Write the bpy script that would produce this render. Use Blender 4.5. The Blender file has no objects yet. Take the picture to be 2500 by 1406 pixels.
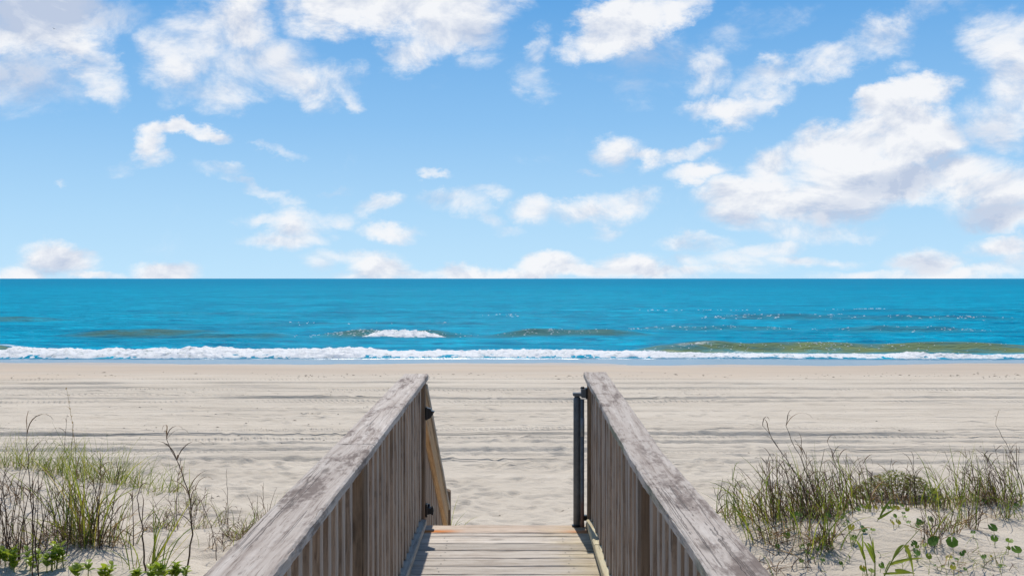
import bpy, bmesh, math, random
import numpy as np
from mathutils import Vector, Matrix

R = math.radians
scene = bpy.context.scene
COL = scene.collection
random.seed(7)
RNG = np.random.default_rng(11)

# ------------------------------------------------------------------ camera
CAM_H = 4.2            # metres above the sea
F = 2450.0             # focal length in photograph pixels (2500 wide)
cam_d = bpy.data.cameras.new('camera')
cam_d.sensor_width = 36.0
cam_d.lens = 36.0 * F / 2500.0
cam_d.clip_start = 0.05
cam_d.clip_end = 90000.0
cam = bpy.data.objects.new('camera', cam_d)
COL.objects.link(cam)
cam.location = (0, 0, CAM_H)
cam.rotation_euler = (R(90 - 0.54), 0, 0)
scene.camera = cam

# ------------------------------------------------------------------ light
SUN_EL, SUN_AZ = 55.0, -4.5          # azimuth measured from +Y, negative = left
SKY_STRENGTH = 0.10
world = bpy.data.worlds.new('World')
scene.world = world
world.use_nodes = True

sun_d = bpy.data.lights.new('sun', 'SUN')
sun_d.energy = 4.4
sun_d.angle = R(0.53)
sun_d.color = (1.0, 0.95, 0.87)
sun = bpy.data.objects.new('sun', sun_d)
COL.objects.link(sun)
to_sun = Vector((math.sin(R(SUN_AZ)) * math.cos(R(SUN_EL)), math.cos(R(SUN_AZ)) * math.cos(R(SUN_EL)), math.sin(R(SUN_EL))))
sun.rotation_euler = to_sun.to_track_quat('Z', 'Y').to_euler()
sun.location = (0, 0, 60)

vs = scene.view_settings
vs.view_transform = 'Standard'
vs.look = 'None'
vs.exposure = 0.0
vs.gamma = 1.0
vs.use_curve_mapping = False
scene.cycles.use_denoising = True
scene.cycles.use_adaptive_sampling = True
scene.cycles.adaptive_threshold = 0.02
scene.cycles.max_bounces = 6
scene.cycles.diffuse_bounces = 3
scene.cycles.sample_clamp_indirect = 6.0
scene.cycles.sample_clamp_direct = 6.0


# ------------------------------------------------------------------ node helpers
class NT:
    def __init__(self, tree):
        self.t = tree
        self.n = tree.nodes
        self.l = tree.links

    def new(self, kind, **kw):
        nd = self.n.new(kind)
        for k, v in kw.items():
            setattr(nd, k, v)
        return nd

    def put(self, sock, v):
        if v is None:
            return
        if isinstance(v, bpy.types.NodeSocket):
            self.l.new(v, sock)
        else:
            sock.default_value = v

    def math(self, op, a, b=None, c=None, clamp=False):
        nd = self.new('ShaderNodeMath', operation=op)
        nd.use_clamp = clamp
        for i, v in enumerate((a, b, c)):
            self.put(nd.inputs[i], v)
        return nd.outputs[0]

    def vmath(self, op, a, b=None, c=None):
        nd = self.new('ShaderNodeVectorMath', operation=op)
        for i, v in enumerate((a, b, c)):
            if v is not None:
                if op == 'SCALE' and i == 1:
                    self.put(nd.inputs[3], v)
                else:
                    self.put(nd.inputs[i], v)
        return nd.outputs['Value'] if op in ('DOT_PRODUCT', 'LENGTH', 'DISTANCE') else nd.outputs[0]

    def smooth(self, x, a, b, lo=0.0, hi=1.0):
        nd = self.new('ShaderNodeMapRange', interpolation_type='SMOOTHSTEP')
        self.put(nd.inputs['Value'], x)
        nd.inputs['From Min'].default_value = a
        nd.inputs['From Max'].default_value = b
        nd.inputs['To Min'].default_value = lo
        nd.inputs['To Max'].default_value = hi
        return nd.outputs[0]

    def mix(self, f, a, b, blend='MIX'):
        nd = self.new('ShaderNodeMix', data_type='RGBA', blend_type=blend)
        nd.clamp_factor = True
        self.put(nd.inputs[0], f)
        for s, v in ((nd.inputs[6], a), (nd.inputs[7], b)):
            if isinstance(v, (tuple, list)) and len(v) == 3:
                v = (*v, 1)
            self.put(s, v)
        return nd.outputs[2]

    def noise(self, vec, scale=5, detail=4, rough=0.5, dist=0.0, lac=2.0):
        nd = self.new('ShaderNodeTexNoise')
        if vec is not None:
            self.l.new(vec, nd.inputs['Vector'])
        nd.inputs['Scale'].default_value = scale
        nd.inputs['Detail'].default_value = detail
        nd.inputs['Roughness'].default_value = rough
        nd.inputs['Distortion'].default_value = dist
        nd.inputs['Lacunarity'].default_value = lac
        return nd

    def mapping(self, vec, loc=(0, 0, 0), rot=(0, 0, 0), scale=(1, 1, 1), kind='POINT'):
        nd = self.new('ShaderNodeMapping', vector_type=kind)
        self.l.new(vec, nd.inputs['Vector'])
        nd.inputs['Location'].default_value = loc
        nd.inputs['Rotation'].default_value = rot
        nd.inputs['Scale'].default_value = scale
        return nd.outputs[0]

    def ramp(self, x, stops, interp='LINEAR'):
        nd = self.new('ShaderNodeValToRGB')
        nd.color_ramp.interpolation = interp
        e = nd.color_ramp.elements
        while len(e) < len(stops):
            e.new(0.5)
        for el, (p, c) in zip(e, stops):
            el.position = p
            el.color = (*c, 1) if len(c) == 3 else c
        self.put(nd.inputs[0], x)
        return nd.outputs[0]

    def sep(self, v):
        nd = self.new('ShaderNodeSeparateXYZ')
        self.l.new(v, nd.inputs[0])
        return nd.outputs

    def comb(self, x=0.0, y=0.0, z=0.0):
        nd = self.new('ShaderNodeCombineXYZ')
        for i, v in enumerate((x, y, z)):
            self.put(nd.inputs[i], v)
        return nd.outputs[0]


def new_mat(name):
    m = bpy.data.materials.new(name)
    m.use_nodes = True
    m.node_tree.nodes.clear()
    t = NT(m.node_tree)
    out = t.new('ShaderNodeOutputMaterial')
    return m, t, out


# ------------------------------------------------------------------ sky: Nishita + cumulus field
def build_sky():
    world.node_tree.nodes.clear()
    t = NT(world.node_tree)
    out = t.new('ShaderNodeOutputWorld')
    bg = t.new('ShaderNodeBackground')
    bg.inputs['Strength'].default_value = SKY_STRENGTH
    t.l.new(bg.outputs[0], out.inputs[0])
    sky = t.new('ShaderNodeTexSky', sky_type='NISHITA')
    sky.sun_disc = False
    sky.sun_elevation = R(SUN_EL)
    sky.sun_rotation = R(SUN_AZ)
    sky.altitude = 0
    sky.air_density = 1.0
    sky.dust_density = 0.15
    sky.ozone_density = 2.0
    tc = t.new('ShaderNodeTexCoord')
    d = tc.outputs['Generated']
    x, y, z = t.sep(d)
    # clear-air colour: the physical sky, more saturated as in the photograph
    hs = t.new('ShaderNodeHueSaturation')
    hs.inputs['Saturation'].default_value = SKY_SAT
    t.l.new(sky.outputs[0], hs.inputs['Color'])
    clear = t.mix(1.0, hs.outputs[0], SKY_TINT, 'MULTIPLY')
    # moist sea air: the same pale blue round the whole horizon, deepening with height
    kk = 1.0 / SKY_STRENGTH
    air = t.ramp(t.math('MULTIPLY', z, 2.0), [(0.0, (0.53, 0.785, 0.985)), (0.12, (0.43, 0.70, 0.955)), (0.30, (0.27, 0.545, 0.885)), (0.54, (0.125, 0.38, 0.775)), (1.0, (0.06, 0.25, 0.62))])
    air = t.mix(1.0, air, (kk, kk, kk), 'MULTIPLY')
    clear = t.mix(t.smooth(z, 0.75, 0.25), clear, air)

    # ---- cloud masses, fixed to compass directions (tan azimuth, tan elevation)
    yy = t.math('MAXIMUM', y, 0.06)
    u = t.math('DIVIDE', x, yy)
    v = t.math('DIVIDE', z, yy)
    p0 = t.comb(u, v, 0.0)
    # domain warp: large billows then small curls
    wn = t.noise(t.mapping(p0, scale=(1, 1.6, 1)), scale=8.0, detail=7, rough=0.66)
    w = t.vmath('SUBTRACT', wn.outputs['Color'], (0.5, 0.5, 0.5))
    wamp = t.smooth(v, 0.0, 0.2, 0.050, 0.100)
    p1 = t.vmath('ADD', p0, t.vmath('SCALE', w, wamp))
    sp = t.sep(p1)
    p = t.comb(sp[0], sp[1], 0.0)

    acc = None
    for (cx, cy, rx, ry, rot, wt) in CLOUDS:
        # (the chain keeps the shader compiler's stack small)
        pc = p if acc is None else t.vmath('MULTIPLY_ADD', acc, (0.0, 0.0, 0.0), p)
        m = t.mapping(pc, loc=((cx - 1250) / F, (680 - cy) / F, 0), rot=(0, 0, R(rot)), scale=(rx / F, ry / F, 1), kind='TEXTURE')
        r2 = t.vmath('DOT_PRODUCT', m, m)
        wq = wt * 1.32 if wt < 1.3 else wt * 1.5
        g = t.math('MULTIPLY_ADD', r2, -wq, wq)
        if acc is None:
            acc = t.math('MAXIMUM', g, -1.0)
        else:
            nd = t.new('ShaderNodeMath', operation='SMOOTH_MAX')
            t.put(nd.inputs[0], g)
            t.put(nd.inputs[1], acc)
            nd.inputs[2].default_value = 0.35
            acc = nd.outputs[0]
    acc = t.math('MAXIMUM', acc, -1.0)
    # elsewhere round the horizon and overhead: the same kind of broken cumulus
    gd = t.mapping(d, scale=(1, 1, 2.0))
    gn = t.noise(gd, scale=3.2, detail=3, rough=0.5)
    gen = t.math('MULTIPLY_ADD', gn.outputs['Fac'], 4.2, -2.3)
    au = t.math('ABSOLUTE', u)
    off = t.math('MAXIMUM', t.smooth(au, 0.53, 0.75), t.smooth(v, 0.29, 0.45))
    off = t.math('MAXIMUM', off, t.smooth(y, 0.3, 0.1))
    base = t.new('ShaderNodeMix', data_type='FLOAT')
    t.put(base.inputs[0], off)
    t.put(base.inputs[2], acc)
    t.put(base.inputs[3], gen)
    base = base.outputs[0]

    # fine cauliflower / wisp texture
    nd1 = t.noise(t.mapping(d, scale=(1, 1, 1.5)), scale=13, detail=9, rough=0.64, dist=0.35)
    n1 = nd1.outputs['Fac']
    # same texture a little towards the sun: difference gives lit and shaded sides
    nd2 = t.noise(t.mapping(d, loc=(-0.004, 0, 0.020), scale=(1, 1, 1.5)), scale=13, detail=5, rough=0.60, dist=0.35)
    n2 = nd2.outputs['Fac']
    dens = t.math('ADD', base, t.math('MULTIPLY_ADD', n1, 5.0, -2.55))
    alpha = t.smooth(dens, -0.60, 2.05)
    alpha = t.math('MULTIPLY', t.math('POWER', alpha, 1.3), 0.97)
    above = t.math('GREATER_THAN', z, -0.002)
    alpha = t.math('MULTIPLY', alpha, above)

    # ---- grey undersides of the thick masses
    sacc = None
    for (cx, cy, rx, ry, rot, wt) in CLOUD_BASES:
        pc = t.vmath('MULTIPLY_ADD', acc if sacc is None else sacc, (0.0, 0.0, 0.0), p)
        m = t.mapping(pc, loc=((cx - 1250) / F, (680 - cy) / F, 0), rot=(0, 0, R(rot)), scale=(rx / F, ry / F, 1), kind='TEXTURE')
        r2 = t.vmath('DOT_PRODUCT', m, m)
        g = t.math('MULTIPLY_ADD', r2, -wt, wt, clamp=True)
        sacc = g if sacc is None else t.math('MAXIMUM', g, sacc)
    relief = t.math('SUBTRACT', n2, n1)                # >0: thicker cloud towards the sun, so shaded
    lit = t.math('MULTIPLY_ADD', relief, 3.6, 0.14)
    sh = t.math('ADD', t.math('MAXIMUM', lit, 0.0), t.math('MULTIPLY', sacc, 0.85))
    sh = t.math('MINIMUM', sh, 1.0)
    k = 1.0 / SKY_STRENGTH
    ccol = t.mix(sh, tuple(c * k for c in (0.93, 0.94, 0.965)), tuple(c * k for c in (0.52, 0.60, 0.76)))
    col = t.mix(alpha, clear, ccol)
    t.l.new(col, bg.inputs['Color'])
    world.cycles.sampling_method = 'MANUAL'
    world.cycles.sample_map_resolution = 512


SKY_SAT = 1.25
SKY_TINT = (1.0, 1.0, 1.0)
# (cx, cy, rx, ry, rotation, weight) measured on the photograph's sky, turned into directions
CLOUDS = [
    (120, 50, 270, 120, 0, 1.5), (30, 170, 230, 110, 0, 0.9), (170, 120, 110, 60, -35, 1.4), (240, 180, 90, 55, -40, 1.2),
    (480, 70, 130, 75, 0, 1.2), (430, 130, 110, 80, 0, 1.25), (590, 40, 120, 75, 10, 1.3), (620, 130, 160, 85, 0, 1.1),
    (700, 190, 160, 60, -12, 1.1), (840, 185, 75, 50, -20, 0.8), (560, 205, 170, 50, 0, 0.8), (870, 228, 32, 30, 0, 0.8), (735, 240, 60, 26, -20, 0.7),
    (900, 5, 240, 85, 0, 1.6), (1090, 25, 180, 85, 0, 1.4), (1020, 105, 95, 60, 25, 1.2), (975, 130, 50, 35, 0, 1.0), (1230, 5, 90, 40, 0, 0.8),
    (1170, 130, 50, 40, 40, 0.5), (1320, 115, 60, 40, 30, 0.9), (1295, 180, 50, 60, 0, 0.7),
    (1450, 85, 100, 60, 25, 1.5), (1540, 45, 150, 75, 20, 1.6), (1650, 5, 110, 50, 10, 1.3), (1570, 150, 110, 70, 20, 0.45),
    (1735, 150, 55, 65, 20, 0.8), (1770, 255, 105, 42, 5, 1.1), (1860, 240, 60, 28, 10, 0.8), (1870, 185, 100, 45, 10, 1.1), (2000, 155, 130, 50, 15, 0.9),
    (2140, 85, 110, 70, 15, 1.2), (2070, 140, 110, 45, 25, 0.9), (2210, 165, 42, 34, 0, 0.9), (1850, 60, 110, 40, 25, 0.35), (2300, 25, 120, 25, 5, 0.4),
    (2440, 110, 110, 90, 20, 1.2), (2470, 210, 120, 100, 0, 1.4), (2450, 300, 120, 90, 0, 1.3),
    (2170, 265, 120, 55, 25, 1.6), (2260, 235, 90, 60, 0, 1.6), (2050, 365, 190, 75, 10, 1.8), (2240, 345, 150, 100, 0, 1.8),
    (2150, 435, 260, 85, 0, 1.8), (1900, 405, 110, 55, 20, 1.3), (1840, 470, 150, 65, 8, 1.6), (1790, 520, 95, 40, 0, 1.3), (2000, 490, 220, 62, 0, 1.5),
    (2340, 440, 140, 60, 20, 1.4), (2430, 470, 150, 75, 12, 1.7), (2440, 530, 130, 42, 0, 1.3), (1830, 550, 90, 22, 0, 0.8), (2000, 560, 170, 30, 0, 0.7),
    (1495, 370, 55, 42, 0, 0.95), (1560, 388, 85, 24, -10, 1.0), (1640, 385, 85, 26, 18, 1.1), (1720, 350, 60, 22, 20, 0.8), (1690, 425, 95, 30, 15, 1.2), (1440, 425, 26, 10, 0, 0.5),
    (640, 470, 110, 18, -14, 1.0), (710, 490, 60, 20, 0, 0.9), (730, 545, 90, 48, 0, 1.2), (640, 535, 70, 22, 0, 0.9), (820, 530, 70, 24, 0, 0.9), (920, 508, 66, 26, 5, 1.1), (950, 563, 95, 20, -8, 0.95), (710, 587, 120, 24, 3, 1.1), (800, 473, 60, 10, 0, 0.5),
    (1110, 500, 90, 36, 0, 0.95), (1170, 482, 80, 24, 0, 0.95), (1060, 426, 44, 13, 0, 0.8), (1190, 530, 50, 20, -20, 0.6), (1300, 518, 62, 34, 0, 1.1), (1430, 522, 90, 34, 0, 1.15), (1530, 508, 80, 40, 0, 1.1), (1480, 560, 46, 22, 0, 0.8), (1236, 560, 36, 14, 0, 0.5),
    (140, 640, 120, 42, 0, 1.5), (50, 665, 100, 26, 0, 1.4), (230, 672, 90, 14, 0, 1.3), (410, 660, 100, 36, 0, 1.5), (860, 625, 120, 22, 0, 0.8), (930, 655, 90, 36, 0, 1.3), (780, 645, 50, 26, 0, 0.8), (1150, 664, 110, 26, 0, 1.4),
    (1340, 650, 100, 40, 0, 1.7), (1530, 650, 110, 42, 0, 1.7), (1650, 664, 150, 28, 0, 1.3), (1700, 598, 100, 22, -5, 0.9), (1680, 630, 90, 20, 0, 0.9), (1850, 618, 110, 20, 12, 0.85), (1980, 632, 160, 15, 0, 0.8),
    (2260, 635, 125, 42, 0, 1.6), (2440, 605, 90, 34, 0, 1.4), (2340, 662, 180, 24, 0, 1.3), (2100, 572, 60, 15, 0, 0.7), (2470, 640, 60, 30, 0, 1.0),
    (1440, 664, 430, 22, 0, 1.5), (960, 668, 200, 16, 0, 1.1), (2250, 668, 260, 18, 0, 1.2), (1720, 640, 200, 26, 0, 0.9),
    (385, 315, 58, 44, 0, 1.5), (375, 362, 48, 50, 0, 1.5), (392, 402, 46, 26, 0, 1.1), (450, 308, 80, 30, 0, 1.5), (535, 325, 66, 26, -15, 1.2), (330, 405, 50, 16, 0, 0.4), (560, 430, 70, 15, -8, 0.4), (700, 382, 45, 12, -15, 0.4), (150, 442, 16, 9, 0, 0.5),
]
CLOUD_BASES = [
    (110, 25, 300, 75, -8, 1.0), (30, 190, 210, 80, 0, 0.9), (620, 90, 120, 80, 0, 0.30), (1570, 150, 150, 80, 20, 1.0), (1160, 60, 200, 40, 0, 0.3),
    (2200, 450, 170, 55, 15, 0.95), (2030, 520, 160, 40, 0, 0.7), (2420, 530, 150, 45, 12, 1.1), (2400, 330, 120, 50, 0, 0.55), (1800, 535, 110, 28, 0, 0.5),
    (2240, 640, 110, 26, 0, 0.6), (140, 655, 90, 22, 0, 0.5), (1560, 662, 180, 16, 0, 0.35), (740, 565, 90, 18, 0, 0.35), (440, 200, 160, 40, 0, 0.3), (2000, 300, 70, 20, 10, 0.3),
]
build_sky()


# ------------------------------------------------------------------ numpy noise
_perm = RNG.permutation(256)
_val = RNG.random(256)


def vnoise(x, y, seed=0):
    x = np.asarray(x, float) + seed * 17.31
    y = np.asarray(y, float) + seed * 9.73
    ix = np.floor(x).astype(int)
    iy = np.floor(y).astype(int)
    fx = x - ix
    fy = y - iy
    fx = fx * fx * fx * (fx * (fx * 6 - 15) + 10)
    fy = fy * fy * fy * (fy * (fy * 6 - 15) + 10)

    def h(a, b):
        return _val[_perm[(a + _perm[b & 255]) & 255]]
    a = h(ix, iy)
    b = h(ix + 1, iy)
    c = h(ix, iy + 1)
    d = h(ix + 1, iy + 1)
    return (a * (1 - fx) + b * fx) * (1 - fy) + (c * (1 - fx) + d * fx) * fy


def fbm(x, y, octv=4, seed=0, gain=0.5):
    s = 0.0
    a = 1.0
    n = 0.0
    for i in range(octv):
        s = s + a * vnoise(np.asarray(x) * 2 ** i, np.asarray(y) * 2 ** i, seed + i * 3)
        n += a
        a *= gain
    return s / n - 0.5


def sstep(x, a, b):
    t = np.clip((x - a) / (b - a), 0, 1)
    return t * t * (3 - 2 * t)


# ------------------------------------------------------------------ object helpers
def link(o, parent=None):
    COL.objects.link(o)
    if parent:
        o.parent = parent
    return o


def tag(o, label=None, cat=None, group=None, kind=None):
    if label:
        o['label'] = label
    if cat:
        o['category'] = cat
    if group:
        o['group'] = group
    if kind:
        o['kind'] = kind
    return o


def empty(name, loc=(0, 0, 0)):
    o = bpy.data.objects.new(name, None)
    o.empty_display_size = 0.1
    o.location = loc
    return link(o)


def mesh_obj(name, verts, faces, mat, parent=None, smooth=False, loc=(0, 0, 0)):
    me = bpy.data.meshes.new(name)
    me.from_pydata([tuple(v) for v in verts], [], faces)
    me.materials.append(mat)
    if smooth:
        me.polygons.foreach_set('use_smooth', [True] * len(me.polygons))
    o = bpy.data.objects.new(name, me)
    o.location = loc
    return link(o, parent)


def data_obj(name, me, parent=None, loc=(0, 0, 0), rot=(0, 0, 0)):
    o = bpy.data.objects.new(name, me)
    o.location = loc
    o.rotation_euler = rot
    return link(o, parent)


def box_mesh(name, sx, sy, sz, mat, bevel=0.004, cuts=0, axis=0, jit=0.0, seed=0):
    """A sawn board centred on its origin, eased edges, optional unevenness along its length."""
    bm = bmesh.new()
    bmesh.ops.create_cube(bm, size=1.0)
    bmesh.ops.scale(bm, vec=(sx, sy, sz), verts=bm.verts)
    if cuts:
        es = [e for e in bm.edges if abs((e.verts[0].co - e.verts[1].co)[axis]) > 1e-5]
        bmesh.ops.subdivide_edges(bm, edges=es, cuts=cuts, use_grid_fill=True)
    if bevel > 0:
        es = [e for e in bm.edges if len(e.link_faces) == 2 and e.link_faces[0].normal.dot(e.link_faces[1].normal) < 0.5]
        bmesh.ops.bevel(bm, geom=es, offset=bevel, segments=1, affect='EDGES')
    if jit:
        rr = random.Random(seed)
        for v in bm.verts:
            v.co += Vector((rr.uniform(-1, 1), rr.uniform(-1, 1), rr.uniform(-1, 1))) * jit
    me = bpy.data.meshes.new(name)
    bm.to_mesh(me)
    bm.free()
    me.materials.append(mat)
    return me


def grid_mesh(name, X, Y, Z, mat, smooth=True, attrs=None):
    """Height sheet over a rectangular (uneven) grid."""
    nr, nc = X.shape
    me = bpy.data.meshes.new(name)
    co = np.stack([X, Y, Z], -1).reshape(-1, 3).astype(np.float32)
    idx = np.arange(nr * nc).reshape(nr, nc)
    q = np.stack([idx[:-1, :-1], idx[:-1, 1:], idx[1:, 1:], idx[1:, :-1]], -1).reshape(-1, 4)
    me.vertices.add(len(co))
    me.vertices.foreach_set('co', co.ravel())
    me.loops.add(q.size)
    me.loops.foreach_set('vertex_index', q.ravel().astype(np.int32))
    me.polygons.add(len(q))
    me.polygons.foreach_set('loop_start', np.arange(0, q.size, 4, dtype=np.int32))
    me.polygons.foreach_set('loop_total', np.full(len(q), 4, dtype=np.int32))
    me.polygons.foreach_set('use_smooth', np.full(len(q), smooth))
    for k, a in (attrs or {}).items():
        at = me.attributes.new(k, 'FLOAT', 'POINT')
        at.data.foreach_set('value', np.asarray(a, np.float32).ravel())
    me.materials.append(mat)
    me.update(calc_edges=True)
    me.validate()
    return me


# ------------------------------------------------------------------ the sand: height field
TRACKS = [(37.9, 0.10, 0), (35.9, 0.12, 1), (33.3, 0.12, 1), (32.7, 0.09, 0), (29.3, 0.12, 1), (28.2, 0.10, 0), (25.6, 0.10, 0), (21.4, 0.07, 0), (20.7, 0.09, 1), (20.1, 0.06, 0), (19.4, 0.09, 1), (18.9, 0.06, 0), (18.4, 0.10, 1), (17.75, 0.07, 0), (17.0, 0.13, 1)]


def beach_profile(y):
    z = 1.69 - 0.034 * y
    z = np.where(y > 62, 1.69 - 0.034 * 62 - 0.012 * (y - 62), z)
    return np.maximum(z, -2.5)


def base_height(x, y):
    x = np.asarray(x, float)
    y = np.asarray(y, float)
    z = beach_profile(np.maximum(y, 4.0))
    # dune platform behind the beach; its seaward lip wanders
    lip = 9.4 + 0.5 * np.sin(x * 0.55 + 1.0) + 1.2 * fbm(x * 0.22, 3.1, 2, 5)
    gap = np.exp(-((x + 0.3) / 2.1) ** 2)
    lip = lip - 2.1 * gap - 0.9 * np.exp(-((x + 2.2) / 0.9) ** 2)
    width = 2.0 + 1.6 * gap
    dune = 1 - sstep(y, lip - width * 0.35, lip + width * 0.65)
    top = 2.30 + 0.30 * sstep(-x, 2.6, 4.6) * np.exp(-((y - 8.4) / 1.5) ** 2) + 0.06 * np.sin(x * 1.3 + y * 0.7)
    top = top - 0.35 * np.exp(-(x / 1.3) ** 2) + 0.25 * fbm(x * 0.5, y * 0.5, 3, 21)
    top = top + 0.10 * sstep(x, 3.2, 4.6) * sstep(y, 7.4, 8.6)
    return z + np.maximum(top - z, 0) * dune


def ground_hit(px, py):
    """Where the sight line through a photograph pixel meets the sand."""
    u = (px - 1250) / F
    v = (py - 680) / F
    ys = np.arange(3.0, 60.0, 0.02)
    zr = CAM_H - v * ys
    zg = base_height(u * ys, ys)
    k = np.argmax(zg >= zr)
    yv = ys[k]
    return Vector((u * yv, yv, float(zg[k])))


def build_sand():
    xs = [np.arange(-6, 6.001, 0.05), np.arange(6.15, 31, 0.19)]
    far = []
    s, v = 0.3, 31.0
    while v < 900:
        v += s
        s *= 1.22
        far.append(v)
    right = np.concatenate([xs[1], far])
    xv = np.concatenate([-right[::-1], xs[0], right])
    yb = -np.cumsum(0.4 * 1.25 ** np.arange(22))[::-1] + 3.5
    yl = [3.6]
    while yl[-1] < 53.5:
        yl.append(yl[-1] + max(0.03, 0.0016 * yl[-1]))
    yf = yl[-1] + np.cumsum(0.3 * 1.2 ** np.arange(28))
    yv = np.concatenate([yb, yl, yf])
    X, Y = np.meshgrid(xv, yv)
    Z = base_height(X, Y)
    amp = sstep(Y, 60, 44)
    dunefac = np.clip((Z - beach_profile(Y)) / 0.5, 0, 1)
    # general unevenness: trampled near the dune, raked and smoother seaward
    rough = 0.35 + 0.65 * sstep(Y, 30, 15)
    Z += amp * rough * 0.032 * fbm(X * 1.7, Y * 1.7, 4, 1)
    Z += amp * 0.030 * fbm(X * 0.25, Y * 1.3, 4, 31) * (1 - 0.5 * dunefac)
    Z += amp * 0.10 * fbm(X * 0.12, Y * 0.35, 3, 41)
    # churned band of footprints, mid beach
    churn = np.exp(-((Y - 23.5) / 2.2) ** 2) + 0.8 * np.exp(-((Y - 18.8) / 1.3) ** 2) + 0.5 * np.exp(-((Y - 12) / 2.5) ** 2) * (np.abs(X) < 8)
    Z += churn * 0.045 * fbm(X * 2.4, Y * 3.0, 3, 51)
    # beach wide gentle cusps where the swash runs up
    Z += 0.17 * fbm(X * 0.09, 2.2, 4, 61) * sstep(Y, 40, 49)
    # vehicle ruts and raked ridges along the shore
    for i, (yc, w, strong) in enumerate(TRACKS):
        ycx = yc + 0.55 * fbm(X * 0.05, i * 3.3, 2, 70 + i) + 0.10 * fbm(X * 0.8, i * 1.7, 3, 90 + i) * (1.6 if yc < 20 else 0.5) + 0.004 * X * math.sin(i * 2.1)
        d = (Y - ycx) / w
        a = (0.034 if strong else 0.016) * (0.55 + 0.9 * vnoise(X * 0.35, i * 2.0, 110 + i))
        if yc < 20:
            a = a * 0.95
        Z += a * 1.15 * (np.exp(-np.abs(d) ** 3) - 0.8 * np.exp(-(d + 1.8) ** 2))
    for k in range(34):
        yc = RNG.uniform(15.5, 36)
        ycx = yc + 0.8 * fbm(X * 0.04, k * 1.3, 2, 130 + k) + RNG.normal() * 0.012 * X
        d = (Y - ycx) / RNG.uniform(0.06, 0.14)
        Z += 0.012 * np.exp(-d ** 2) * sstep(vnoise(X * 0.12, k * 1.0, 160 + k), 0.35, 0.6)
    # wind ripples on the dune
    Z += dunefac * 0.012 * np.sin((Y + 0.25 * X) * 42 + 5 * fbm(X * 1.5, Y * 1.5, 2, 9)) * sstep(fbm(X * 0.9, Y * 0.9, 2, 15), -0.05, 0.2)
    # single footprints
    n = 2600
    fy = np.where(RNG.random(n) < 0.55, RNG.uniform(9.5, 17, n), RNG.uniform(17, 33, n))
    fx = RNG.uniform(-1, 1, n) * (0.55 * fy + 1)
    for a, b in zip(fx, fy):
        i0, i1 = np.searchsorted(xv, (a - 0.4, a + 0.4))
        j0, j1 = np.searchsorted(yv, (b - 0.4, b + 0.4))
        th = RNG.uniform(0, math.pi)
        gx, gy = X[j0:j1, i0:i1] - a, Y[j0:j1, i0:i1] - b
        p = gx * math.cos(th) + gy * math.sin(th)
        q = -gx * math.sin(th) + gy * math.cos(th)
        r2 = (p / 0.14) ** 2 + (q / 0.075) ** 2
        dep = RNG.uniform(0.006, 0.026)
        Z[j0:j1, i0:i1] += dep * (-np.exp(-r2) + 0.75 * np.exp(-(np.sqrt(r2) - 1.8) ** 2 * 2.5))
    me = grid_mesh('sand_beach', X, Y, Z, sand_material())
    o = data_obj('sand_beach', me)
    tag(o, kind='structure')
    return o


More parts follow.
